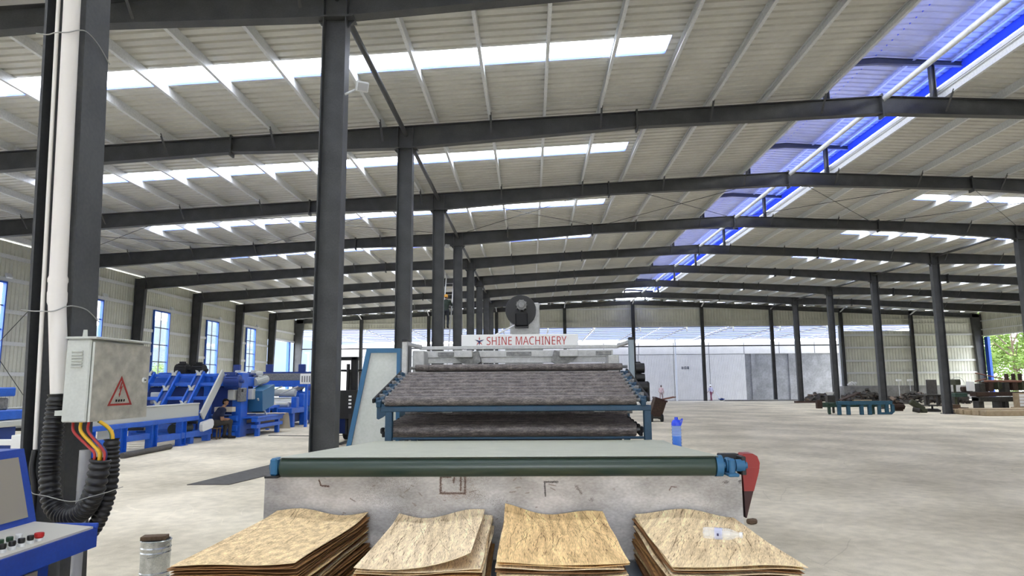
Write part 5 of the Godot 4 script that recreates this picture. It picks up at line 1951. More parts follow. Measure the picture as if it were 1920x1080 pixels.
	for q in [[-9.25, -25.0], [-11.4, -25.0], [-9.25, -23.2], [-11.4, -23.2]]:
		bx("outfeed_leg", bl, l, q[0] - 0.07, q[0] + 0.07, 0.0, 0.6, q[1] - 0.08, q[1] + 0.08)
	beam("outfeed_brace", pl, l, Vector3(-9.4, 1.25, -23.5), Vector3(-9.3, 0.66, -24.1), 0.05, 0.05)
	# a wet veneer ribbon hanging over the end of the table
	var rows := []
	for i in 12:
		var a := i / 11.0
		var line := []
		for j in 5:
			var z := -24.7 - a * 0.95
			var y := 0.672 if a < 0.74 else 0.672 - 3.2 * pow(a - 0.74, 1.25)
			line.append(Vector3(-11.2 + j * 0.55, maxf(y + 0.008 + 0.006 * sin(j * 2.0 + i), 0.02), z - 0.06 + 0.02 * sin(j * 1.7)))
		rows.append(line)
	m = MB.new()
	m.sheet(rows)
	var rb := put("veneer_ribbon", m, M["veneer scrap"])
	tag(rb, "pale veneer ribbon hanging over the end of the blue out-feed table", "veneer")
	# ---- sanding / spreading machine further along
	var d := thing("spreading_machine", "blue spreading machine with pale switch panel and dark posts on top", "machine", Vector3(-11, 0, -29.5))
	bx("bed", bl, d, -14.0, -9.6, 0.55, 0.78, -31.0, -27.5, 0.02)
	for q in [[-9.75, -27.8], [-9.75, -29.4], [-9.75, -30.6], [-13.8, -27.8], [-13.8, -30.6]]:
		bx("leg", bl, d, q[0] - 0.14, q[0] + 0.14, 0.0, 0.55, q[1] - 0.12, q[1] + 0.12)
	bx("lower_cabinet", db, d, -13.4, -10.1, 0.12, 0.55, -30.6, -28.0, 0.02)
	for k in 5:
		rod("feed_roller", pl if k % 2 == 0 else M["bright steel"], d, Vector3(-13.7, 0.9 + 0.04 * k, -27.8 - k * 0.55), Vector3(-9.85, 0.9 + 0.04 * k, -27.8 - k * 0.55), 0.1, 14)
	for k in 3:
		bx("bearing_stand", bl, d, -9.8, -9.58, 0.78, 1.2 + 0.12 * k, -28.3 - k * 0.9, -27.95 - k * 0.9, 0.02)
	m = MB.new()
	m.prism([Vector2(-0.5, 0), Vector2(0.5, 0), Vector2(0.32, 0.75), Vector2(-0.1, 0.75)], 0.12, Transform3D(Basis(Vector3(0, 1, 0), PI / 2), Vector3(-9.5, 0.55, -29.9)))
	put("side_cheek", m, M["light blue paint"], d)
	rod("glue_drum", pl, d, Vector3(-12.6, 1.35, -29.6), Vector3(-10.2, 1.35, -29.6), 0.16, 18)
	motor(d, db, Vector3(-9.9, 1.5, -30.5), Vector3(-9.3, 1.5, -30.5), 0.16)
	bx("cross_panel", gr, d, -14.2, -9.7, 1.88, 2.2, -31.4, -30.9, 0.02)
	bx("cross_beam", bl, d, -14.2, -9.6, 1.6, 1.88, -31.4, -30.8)
	bx("side_post", bl, d, -9.85, -9.55, 0.0, 2.2, -31.4, -30.8)
	bx("side_post", bl, d, -14.2, -13.9, 0.0, 2.2, -31.4, -30.8)
	for k in 3:
		bx("cylinder_post", db, d, -13.6 + k * 1.5, -13.3 + k * 1.5, 2.28, 2.62, -31.2, -31.0, 0.02)
	bx("top_rail", db, d, -14.0, -9.7, 2.2, 2.28, -31.25, -30.95)
	bx("switch_panel", M["sign white"], d, -9.4, -8.85, 1.72, 2.14, -28.0, -27.75, 0.015)
	for k in 5:
		bx("panel_slot", gr, d, -9.33 + k * 0.1, -9.28 + k * 0.1, 1.8, 2.05, -27.75, -27.745, 0.001)
	bx("panel_stand", bl, d, -9.2, -9.1, 0.0, 1.72, -27.95, -27.8)
	m = MB.new()
	for k in 4:
		m.bar(Vector3(-12.5 + k * 0.7, 1.3, -28.2), Vector3(-12.2 + k * 0.7, 1.62, -29.6), 0.05, 0.04)
	put("slanted_bar", m, M["bright steel"], d)
	m = MB.new()
	m.prism([Vector2(-0.9, 0), Vector2(0.9, 0), Vector2(0.7, 0.22), Vector2(0.2, 0.3), Vector2(-0.5, 0.2)], 1.0, Transform3D(Basis(), Vector3(-11.0, 0.92, -26.7)))
	var bg := put("veneer_pile", m, M["veneer scrap"])
	tag(bg, "pale heap of veneer offcuts between two blue machines", "veneer")
	bg.set_meta("kind", "stuff")
	var sp := thing("offcut_stand", "low blue stand under the pale veneer offcuts", "stand", Vector3(-11.0, 0, -26.7))
	bx("deck", bl, sp, -12.0, -10.0, 0.82, 0.91, -27.25, -26.15)
	for q in [[-11.9, -27.1], [-10.1, -27.1], [-11.9, -26.3], [-10.1, -26.3]]:
		bx("leg", bl, sp, q[0] - 0.06, q[0] + 0.06, 0.0, 0.82, q[1] - 0.06, q[1] + 0.06)
	bx("lower_box", M["soft black"], sp, -11.8, -10.2, 0.15, 0.7, -27.0, -26.4)
	# ---- last machine with a grey wheel
	var w := thing("sanding_machine", "blue machine with a grey wheel and flat work table near the loading opening", "machine", Vector3(-10.5, 0, -34))
	bx("body", bl, w, -12.2, -10.2, 0.25, 1.35, -35.2, -33.0, 0.03)
	bx("foot", bl, w, -12.0, -10.4, 0.0, 0.25, -35.0, -33.2)
	bx("work_table", pl, w, -10.2, -8.6, 0.76, 0.82, -35.0, -33.2)
	bx("table_post", bl, w, -9.6, -9.25, 0.0, 0.76, -34.4, -33.8)
	m = MB.new()
	m.cyl(Vector3(-11.2, 1.72, -32.9), Vector3(-11.2, 1.72, -33.1), 0.3, 26)
	put("wheel", m, gr, w)
	bx("wheel_post", bl, w, -11.3, -11.1, 1.3, 1.75, -33.25, -33.05)
	for k in 3:
		bx("upper_part", [db, pl, db][k], w, -10.9 + k * 0.45, -10.55 + k * 0.45, 1.35, 1.6 + 0.06 * k, -34.6, -34.1, 0.02)
	motor(w, M["red paint"], Vector3(-9.9, 1.0, -34.0), Vector3(-9.5, 1.0, -34.0), 0.13)
	bx("lamp_box", pl, w, -10.0, -9.6, 0.35, 0.6, -33.9, -33.6, 0.02)
	# ---- machine behind the desk
	var n := thing("saw_bench", "blue bench with grey trough and clamps behind the control desk", "bench", Vector3(-11, 0, -12.6))
	bx("top_beam", bl, n, -12.6, -9.7, 1.12, 1.3, -13.0, -11.6, 0.02)
	bx("trough", pl, n, -12.6, -9.68, 0.99, 1.11, -13.0, -11.6, 0.02)
	bx("front_panel", db, n, -12.5, -9.8, 0.55, 0.99, -12.95, -11.7, 0.02)
	for q in [[-9.9, -11.75], [-12.4, -11.75], [-9.9, -12.85], [-12.4, -12.85]]:
		bx("leg", bl, n, q[0] - 0.1, q[0] + 0.1, 0.0, 0.56, q[1] - 0.1, q[1] + 0.1)
	bx("clamp_box", gr, n, -10.35, -9.8, 1.3, 1.52, -12.7, -12.1, 0.02)
	bx("clamp_head", bl, n, -10.4, -9.75, 1.55, 1.72, -12.8, -12.0, 0.02)
	for k in 4:
		rod("clamp_pin", M["bright steel"], n, Vector3(-10.3 + k * 0.16, 1.5, -12.0), Vector3(-10.3 + k * 0.16, 1.85, -12.0), 0.035)
	var wp := thing("white_post", "square white panel post standing behind the control desk", "post", Vector3(-5.3, 0, -7.2))
	bx("post", M["sign white"], wp, -5.42, -5.2, 0.05, 1.24, -7.3, -7.1, 0.004)
	bx("foot", M["sign white"], wp, -5.7, -5.1, 0.0, 0.05, -7.4, -7.0, 0.004)
	bx("arm", M["sign white"], wp, -5.9, -5.42, 1.13, 1.19, -7.23, -7.17, 0.004)
	m = MB.new()
	m.cyl(Vector3(-9.78, 0.07, -16.4), Vector3(-9.86, 0.07, -18.75), 0.07, 14)
	var pi := put("steel_tube", m, M["rubber"])
	tag(pi, "dark steel tube lying on the floor beside the blue legs", "tube")
	m = MB.new()
	m.tube(smooth_path([Vector3(-8.9, 0.012, -23.3), Vector3(-7.2, 0.012, -23.0), Vector3(-5.4, 0.012, -23.4), Vector3(-3.6, 0.012, -22.9)], 8), 0.012, 6)
	var cb := put("floor_cable", m, M["soft black"])
	tag(cb, "black cable lying across the floor from the lathe", "cable")
	build_forklift()

func build_forklift() -> void:
	var f := thing("forklift", "dark forklift with raised mast parked beyond the guard cabinet", "forklift", Vector3(-5.33, 0, -20.2))
	var bk: Material = M["soft black"]
	for x in [-5.6, -4.88]:
		bx("mast_rail", bk, f, x - 0.1, x + 0.06, 0.15, 2.5, -19.72, -19.52)
		bx("inner_rail", M["black metal"], f, x + (0.07 if x < -5.2 else -0.11), x + (0.11 if x < -5.2 else -0.07), 0.2, 2.42, -19.66, -19.52)
	bx("mast_head", bk, f, -5.6, -4.8, 2.4, 2.5, -19.72, -19.52)
	rod("lift_cylinder", M["black metal"], f, Vector3(-5.35, 0.3, -19.66), Vector3(-5.35, 2.3, -19.66), 0.035)
	rod("lift_cylinder", M["black metal"], f, Vector3(-5.1, 0.3, -19.66), Vector3(-5.1, 2.3, -19.66), 0.05)
	bx("carriage", bk, f, -5.62, -4.78, 0.75, 1.55, -19.5, -19.4)
	for k in 4:
		bx("carriage_mark", M["sign white"], f, -5.0, -4.92, 1.05 + k * 0.1, 1.1 + k * 0.1, -19.4, -19.395, 0.001)
	for x in [-5.45, -4.95]:
		bx("fork", M["black metal"], f, x - 0.05, x + 0.05, 0.12, 0.17, -19.4, -18.4)
		bx("fork_back", M["black metal"], f, x - 0.05, x + 0.05, 0.12, 0.9, -19.45, -19.4)
	bx("chassis", M["machine dark blue"], f, -5.65, -4.75, 0.3, 1.0, -21.9, -19.95, 0.05)
	bx("counterweight", M["machine dark blue"], f, -5.65, -4.75, 0.35, 1.2, -22.4, -21.9, 0.08)
	bx("seat", bk, f, -5.45, -4.95, 1.0, 1.5, -21.7, -21.1, 0.06)
	for x in [-5.6, -4.8]:
		for z in [-20.05, -21.9]:
			rod("guard_post", bk, f, Vector3(x, 0.95, z), Vector3(x, 2.12, z - 0.1 if z > -21 else z + 0.1), 0.03)
	bx("guard_roof", bk, f, -5.65, -4.75, 2.1, 2.15, -21.85, -20.1)
	for x in [-5.62, -4.78]:
		for q in [[-19.95, 0.29], [-21.7, 0.25]]:
			var m := MB.new()
			m.lathe([Vector2(0.1, -0.1), Vector2(q[1] - 0.02, -0.1), Vector2(q[1], -0.07), Vector2(q[1], 0.07), Vector2(q[1] - 0.02, 0.1), Vector2(0.1, 0.1), Vector2(0.1, -0.1)], 24, Transform3D(Basis(Vector3(0, 0, 1), PI / 2), Vector3(x, q[1], q[0])))
			put("wheel", m, bk, f)
	f.position.x -= 0.16

func build_column_lamps() -> void:
	for e in [[Vector3(ROW_L + 0.19, 6.33, -10.3), Vector3(0.3, 0.08, 0.1), "white floodlight on a bracket at the bare steel column next to the dryer"], [Vector3(ROW_L - 0.19, 7.4, fz(3) + 0.1), Vector3(-0.25, 0.2, 0.1), "small white floodlight under the rafter of a far column"]]:
		var o: Vector3 = e[0]
		var l := thing("floodlight", e[2], "floodlight", o)
		beam("bracket", M["galvanised"], l, o, o + e[1] * 0.6, 0.03, 0.03, 0.004)
		var m := MB.new()
		m.box(o + e[1], Vector3(0.2, 0.16, 0.08), Basis(Vector3(0, 1, 0), 0.5) * Basis(Vector3(1, 0, 0), 0.5), 0.015)
		put("housing", m, M["white lamp body"], l)
		m = MB.new()
		m.box(o + e[1] + Basis(Vector3(0, 1, 0), 0.5) * Basis(Vector3(1, 0, 0), 0.5) * Vector3(0, 0, 0.041), Vector3(0.16, 0.12, 0.006), Basis(Vector3(0, 1, 0), 0.5) * Basis(Vector3(1, 0, 0), 0.5), 0.002)
		put("lens", m, M["pvc grey"], l)

func build_right_side() -> void:
	grained("teal old", Color(0.1, 0.25, 0.32), Color(0.17, 0.36, 0.44), 0.7, 0.0, 0.8, 121)
	grained("green old", Color(0.15, 0.24, 0.2), Color(0.23, 0.33, 0.28), 0.7, 0.0, 0.8, 122)
	grained("rust brown", Color(0.17, 0.125, 0.1), Color(0.32, 0.23, 0.18), 0.85, 0.1, 0.6, 123)
	grained("oily iron", Color(0.13, 0.125, 0.115), Color(0.26, 0.245, 0.22), 0.6, 0.2, 0.7, 124)
	grained("olive iron", Color(0.17, 0.18, 0.12), Color(0.28, 0.29, 0.2), 0.7, 0.1, 0.7, 125)
	grained("pale timber", Color(0.6, 0.53, 0.42), Color(0.72, 0.65, 0.54), 0.85, 0.0, 1.2, 126)
	mat("orange paint", Color(0.78, 0.5, 0.14), 0.5)
	mat("pink rust", Color(0.5, 0.34, 0.28), 0.7)
	var te: Material = M["teal old"]
	var oi: Material = M["oily iron"]
	var m: MB
	# ---- teal support frame
	var f := thing("support_frame", "low teal steel support frame with four legs and a loop end", "frame", Vector3(16.6, 0, -35.0))
	bx("top_rail", te, f, 15.3, 18.0, 0.5, 0.68, -35.1, -34.9)
	bx("rear_rail", M["green old"], f, 14.75, 18.0, 0.36, 0.6, -35.75, -35.6)
	bx("end_block", M["rust brown"], f, 14.55, 14.8, 0.3, 0.72, -35.75, -35.5)
	for x in [15.4, 15.85, 16.5, 16.9]:
		bx("leg", te, f, x - 0.08, x + 0.08, 0.0, 0.5, -35.08, -34.92)
	m = MB.new()
	m.prism([Vector2(17.3, 0.5), Vector2(17.3, 0.02), Vector2(17.95, 0.02), Vector2(18.1, 0.14), Vector2(18.1, 0.5), Vector2(17.96, 0.5), Vector2(17.96, 0.17), Vector2(17.9, 0.12), Vector2(17.44, 0.12), Vector2(17.44, 0.5)], 0.14, Transform3D(Basis(), Vector3(0, 0, -35.0)))
	put("loop_leg", m, te, f)
	bx("middle_leg", te, f, 17.65, 17.82, 0.1, 0.5, -35.05, -34.92)
	for x in [15.2, 17.4]:
		bx("tie", M["green old"], f, x - 0.06, x + 0.06, 0.45, 0.58, -35.6, -35.1)
		bx("rear_leg", M["green old"], f, x - 0.06, x + 0.06, 0.0, 0.37, -35.72, -35.62)
	m = MB.new()
	m.bar(Vector3(15.65, 0.72, -35.4), Vector3(16.6, 1.1, -35.4), 0.5, 0.04)
	m.bar(Vector3(16.6, 1.09, -35.4), Vector3(16.85, 0.7, -35.4), 0.06, 0.04)
	var bd := put("tilted_board", m, M["rust brown"])
	tag(bd, "brown board propped up on the teal support frame", "board")
	m = MB.new()
	m.span(16.15, 17.05, 0.69, 0.74, -35.2, -35.0, 0.006)
	bd = put("short_plank", m, M["pale timber"])
	tag(bd, "short pale plank on the teal support frame", "plank")
	var ch := thing("white_basin", "white basin on a dark stand beside the steel column", "basin", Vector3(15.85, 0, -37.0))
	m = MB.new()
	m.lathe([Vector2(0, 0.93), Vector2(0.14, 0.93), Vector2(0.22, 1.1), Vector2(0.2, 1.1), Vector2(0.13, 0.95), Vector2(0, 0.95)], 18, Transform3D(Basis(), Vector3(15.85, 0, -37.0)))
	put("bowl", m, M["sign white"], ch)
	bx("stand", oi, ch, 15.65, 16.05, 0.5, 0.93, -37.2, -36.8, 0.04)
	bx("stand_leg", oi, ch, 15.7, 15.8, 0.0, 0.5, -37.1, -37.0)
	bx("stand_leg", oi, ch, 15.95, 16.05, 0.0, 0.5, -37.1, -37.0)
	# ---- scattered machine parts
	var q := thing("loose_motor", "rusty brown electric motor standing on the floor", "motor", Vector3(20.5, 0, -39.0))
	motor(q, M["rust brown"], Vector3(20.1, 0.24, -39.0), Vector3(20.7, 0.24, -39.0), 0.18, "casing")
	bx("foot", M["rust brown"], q, 20.2, 20.6, 0.0, 0.1, -39.15, -38.85)
	q = thing("tilted_engine", "olive green machine head tipped over on the floor", "machine part", Vector3(20.2, 0, -36.8))
	m = MB.new()
	m.bar(Vector3(19.95, 0.6, -36.9), Vector3(20.55, 0.16, -36.8), 0.34, 0.3, 0.05)
	put("casting", m, M["olive iron"], q)
	rod("flange", oi, q, Vector3(19.95, 0.18, -36.7), Vector3(20.2, 0.12, -36.5), 0.12)
	bx("foot", M["olive iron"], q, 20.4, 20.7, 0.0, 0.22, -36.95, -36.65, 0.04)
	q = thing("grinder_stand", "dark grinder stand with a small flat table", "stand", Vector3(21.75, 0, -38))
	bx("table", oi, q, 21.25, 22.25, 0.86, 0.92, -38.4, -37.6)
	for x in [21.4, 22.05]:
		bx("leg", oi, q, x - 0.06, x + 0.06, 0.35, 0.86, -38.1, -37.9)
	bx("shelf", oi, q, 21.3, 22.15, 0.3, 0.36, -38.3, -37.7)
	rod("spindle", oi, q, Vector3(21.7, 0.0, -38), Vector3(21.7, 0.3, -38), 0.05)
	m = MB.new()
	m.lathe([Vector2(0, 0), Vector2(0.4, 0), Vector2(0.4, 0.08), Vector2(0.25, 0.16), Vector2(0, 0.16)], 20, Transform3D(Basis(), Vector3(21.7, 0, -38)))
	put("base", m, oi, q)
	q = thing("dark_board", "dark upright board standing in front of the ribbed gable wall", "board", Vector3(25.8, 0, -45))
	bx("board", M["rubber"], q, 25.45, 26.1, 0.72, 1.7, -45.05, -44.98, 0.005)
	for x in [25.5, 26.0]:
		bx("leg", oi, q, x, x + 0.06, 0.0, 0.72, -45.05, -44.99)
	bx("workbench", oi, q, 24.6, 26.6, 0.66, 0.72, -45.4, -44.7)
	q = thing("drill_press", "old green drill press with a wire hoop beside the steel column", "drill", Vector3(24.3, 0, -40))
	bx("base", M["rust brown"], q, 24.0, 24.7, 0.0, 0.14, -40.3, -39.7)
	rod("column", M["olive iron"], q, Vector3(24.2, 0.1, -40), Vector3(24.2, 1.65, -40), 0.07)
	bx("head", M["olive iron"], q, 24.05, 24.35, 1.4, 1.72, -40.2, -39.6, 0.04)
	bx("table", M["green old"], q, 24.05, 24.75, 0.72, 0.95, -40.2, -39.75, 0.03)
	m = MB.new()
	var hoop := []
	for k in 15:
		hoop.append(Vector3(24.45 + 0.42 * cos(PI * k / 14), 1.35 + 0.5 * sin(PI * k / 14), -40.1))
	m.tube(hoop, 0.015, 6)
	put("wire_hoop", m, M["wire"], q)
	q = thing("wood_box", "low brown wooden box next to the column foot", "box", Vector3(20.9, 0, -35.7))
	for k in 3:
		bx("plank", M["old wood"], q, 21.4, 22.0, 0.02 + k * 0.13, 0.14 + k * 0.13, -36.6, -36.0, 0.006)
	bx("lid", M["old wood"], q, 21.32, 21.98, 0.41, 0.44, -36.62, -35.98, 0.004)
	# ---- timber platform with the old lathe
	q = thing("timber_platform", "pale timber beams laid as a low platform under the old iron machine", "platform", Vector3(23, 0, -34))
	for k in 5:
		bx("beam", M["pale timber"], q, 21.4 - k * 0.05, 23.6 + k * 0.1, 0.0, 0.24, -33.6 - k * 0.52, -33.12 - k * 0.52, 0.015)
	bx("beam", M["pale timber"], q, 24.1, 26.0, 0.0, 0.22, -34.1, -33.6, 0.015)
	bx("beam", M["pale timber"], q, 24.15, 26.4, 0.0, 0.22, -34.7, -34.2, 0.015)
	for k in 4:
		bx("deck_plank", M["pale timber"], q, 21.6, 26.4, 0.245, 0.28, -34.32 - k * 0.42, -33.95 - k * 0.42, 0.006)
	var o := thing("old_lathe", "long dark iron machine with rusty rollers and a white end box on timber", "machine", Vector3(25.0, 0.28, -36.5))
	for x in [23.6, 24.6, 24.95, 25.9]:
		bx("leg", oi, o, x - 0.1, x + 0.1, 0.0 if x > 26.3 else 0.0, 0.75, -37.4, -36.9, 0.01)
	bx("bed", oi, o, 23.5, 26.1, 0.55, 0.8, -37.5, -36.8, 0.03)
	bx("carriage", M["rust brown"], o, 23.4, 26.2, 0.82, 1.05, -37.45, -36.85, 0.03)
	for k in 6:
		m = MB.new()
		m.box(Vector3(23.75 + k * 0.42, 1.28 + 0.05 * (k % 3), -37.1), Vector3(0.3, 0.42 + 0.1 * (k % 2), 0.5), Basis(Vector3(0, 1, 0), 0.2 * (k % 3)), 0.03)
		put("gear_head", m, [oi, M["rust brown"], M["olive iron"]][k % 3], o)
	rod("pressure_roll", M["pink rust"], o, Vector3(23.9, 1.62, -36.9), Vector3(26.6, 1.58, -36.9), 0.06)
	rod("pressure_roll", M["pink rust"], o, Vector3(23.6, 1.6, -37.2), Vector3(24.2, 1.75, -37.2), 0.035)
	for x in [25.2, 25.55, 25.9]:
		bx("roll_stand", M["rust brown"], o, x - 0.06, x + 0.06, 1.5, 2.0, -37.2, -37.0, 0.02)
	bx("end_box", M["sign white"], o, 23.1, 23.38, 1.1, 1.6, -37.2, -36.9, 0.015)
	rod("long_pole", M["pink rust"], o, Vector3(23.9, 2.05, -37.6), Vector3(26.0, 1.5, -37.0), 0.03)
	bx("orange_part", M["orange paint"], o, 26.1, 26.6, 1.3, 1.5, -37.0, -36.8, 0.05)
	o = thing("scrap_frame", "dark iron trestle behind the old machine", "trestle", Vector3(25.2, 0, -41))
	bx("top", oi, o, 24.6, 26.4, 0.85, 1.0, -41.3, -40.7)
	for x in [24.8, 26.2]:
		bx("leg", oi, o, x - 0.08, x + 0.08, 0.0, 0.85, -41.2, -40.8)
	bx("drum", M["rust brown"], o, 25.2, 25.8, 1.0, 1.3, -41.2, -40.8, 0.06)
	o = thing("crate", "pale wooden crate leaning beside the old machine", "crate", Vector3(26.2, 0, -36.0))
	m = MB.new()
	bx("frame", M["pale timber"], o, 25.0, 25.5, 0.28, 1.0, -36.5, -36.05, 0.01)
	for k in 4:
		bx("slat", M["sign white"], o, 25.02, 25.48, 0.33 + k * 0.16, 0.46 + k * 0.16, -36.05, -36.03, 0.004)
	bx("base", M["pale timber"], o, 24.9, 25.6, 0.0, 0.28, -36.6, -35.95, 0.01)
	o = thing("iron_rack", "tall rusty iron rack with rods near the side opening", "rack", Vector3(27.5, 0, -37.5))
	for x in [26.9, 28.0]:
		bx("post", M["rust brown"], o, x - 0.06, x + 0.06, 0.0, 2.4, -38.0, -37.88)
	for y in [0.7, 1.3, 1.9]:
		bx("shelf", M["rust brown"], o, 26.8, 28.1, y, y + 0.06, -38.3, -37.6)
	for k in 5:
		rod("bar", M["pink rust"], o, Vector3(27.0 + k * 0.2, 1.37, -37.8), Vector3(27.1 + k * 0.2, 2.1 + 0.1 * (k % 3), -37.7), 0.03)
	# ---- far items by the gable wall
	for k in 2:
		var x := 27.4 + k * 0.82
		o = thing("box_on_pole", "small white box on a thin pole by the gable wall", "box on pole", Vector3(x, 0, -52), "white boxes on poles by the gable wall")  # no fan, only a white box on a pole
		rod("pole", M["galvanised"], o, Vector3(x, 0, -52), Vector3(x, 1.6, -52), 0.025, 8)
		bx("head", M["sign white"], o, x - 0.16, x + 0.18, 1.58, 1.74, -52.1, -51.9, 0.02)
		bx("foot", oi, o, x - 0.2, x + 0.2, 0.0, 0.05, -52.2, -51.8)
	rng.seed = 222
	for h in [[24.8, 28.2, -55.5, 1.0, "rusty scrap heap along the foot of the gable wall"], [25.6, 31.0, -50.2, 0.95, "dark scrap heap behind the steel column"], [22.8, 24.4, -57.0, 0.7, "small scrap heap beside the gable column"]]:
		m = MB.new()
		m.tinted = true
		for k in 150:
			var x := rng.randf_range(h[0], h[1])
			var edge: float = minf(x - h[0], h[1] - x) / (h[1] - h[0]) * 2.0
			var y: float = rng.randf() * h[3] * (0.35 + 0.65 * edge)
			var s := rng.randf_range(0.08, 0.3)
			var g := rng.randf_range(0.3, 1.0)
			m.tint = Color(0.11 * g, 0.1 * g, 0.09 * g) if rng.randf() < 0.85 else Color(0.24 * g, 0.18 * g, 0.14 * g)
			m.box(Vector3(x, y * 0.8 + s * 0.4, h[2] + rng.randf_range(-0.7, 0.7)), Vector3(s * rng.randf_range(0.6, 3.2), s * 0.6, s), Basis(Vector3(rng.randfn(), rng.randfn(), rng.randfn()).normalized(), rng.randf() * 1.2))
		var sm: StandardMaterial3D = M.get("scrap mix") if M.has("scrap mix") else mat("scrap mix", Color.WHITE, 0.75, 0.15)
		sm.vertex_color_use_as_albedo = true
		o = put("scrap_heap", m, sm)
		o.set_meta("kind", "stuff")
		tag(o, h[4], "scrap")
	m = MB.new()
	for k in 7:
		m.box(Vector3(26.1 + 0.09 * k, 1.33 + 0.04 * ((k * 3) % 5), -57.2), Vector3(0.2, 0.15, 0.2), Basis(Vector3(0.3, 1, 0.2).normalized(), k * 0.7), 0.03)
	o = put("white_bag", m, M["sign white"])
	tag(o, "crumpled white bag on the brick ledge by the gable wall", "bag")
	m = MB.new()
	m.span(25.6, 30.5, 0.0, 1.2, -57.8, -57.0, 0.01)
	o = put("stacked_ledge", m, M["rendered grey"])
	tag(o, "low brownish ledge in front of the gable wall", "ledge")
	m = MB.new()
	m.span(20.2, 21.95, 0.0, 0.14, -53.6, -53.3, 0.01)
	o = put("brown_beam", m, M["rust brown"])
	tag(o, "short brown beam on the floor at a column foot", "beam")
	m = MB.new()
	m.span(16.4, 26.6, 0.0, 0.1, -59.4, -58.9, 0.02)
	o = put("kerb", m, M["rendered grey"])
	tag(o, "long low grey kerb along the wide gable opening", "kerb")
	# ---- tipped cart beyond the dryer
	o = thing("tipping_cart", "rusty red tipping cart tilted forward beyond the dryer", "cart", Vector3(5.5, 0, -30.4))
	m = MB.new()
	var bs := Basis(Vector3(0, 0, 1), -0.35)
	m.box(Vector3(5.5, 0.55, -30.4), Vector3(0.5, 0.8, 0.7), bs, 0.02)
	put("tub", m, M["rust brown"], o)
	m = MB.new()
	m.box(Vector3(5.5, 0.55, -30.4) + bs * Vector3(0, 0.42, 0), Vector3(0.56, 0.07, 0.76), bs, 0.01)
	put("tub_rim", m, M["darker red"], o)
	for x in [5.15, 5.6]:
		m = MB.new()
		m.cyl(Vector3(x, 0.16, -30.1), Vector3(x + 0.1, 0.16, -30.1), 0.16, 16)
		put("wheel", m, M["soft black"], o)
	bx("axle_frame", oi, o, 5.0, 5.7, 0.14, 0.22, -30.6, -30.0)
	for s in [-0.2, 0.2]:
		rod("handle", M["pink rust"], o, Vector3(5.5, 0.9, -30.4 + s), Vector3(6.3, 1.05, -30.4 + s), 0.025, 8)

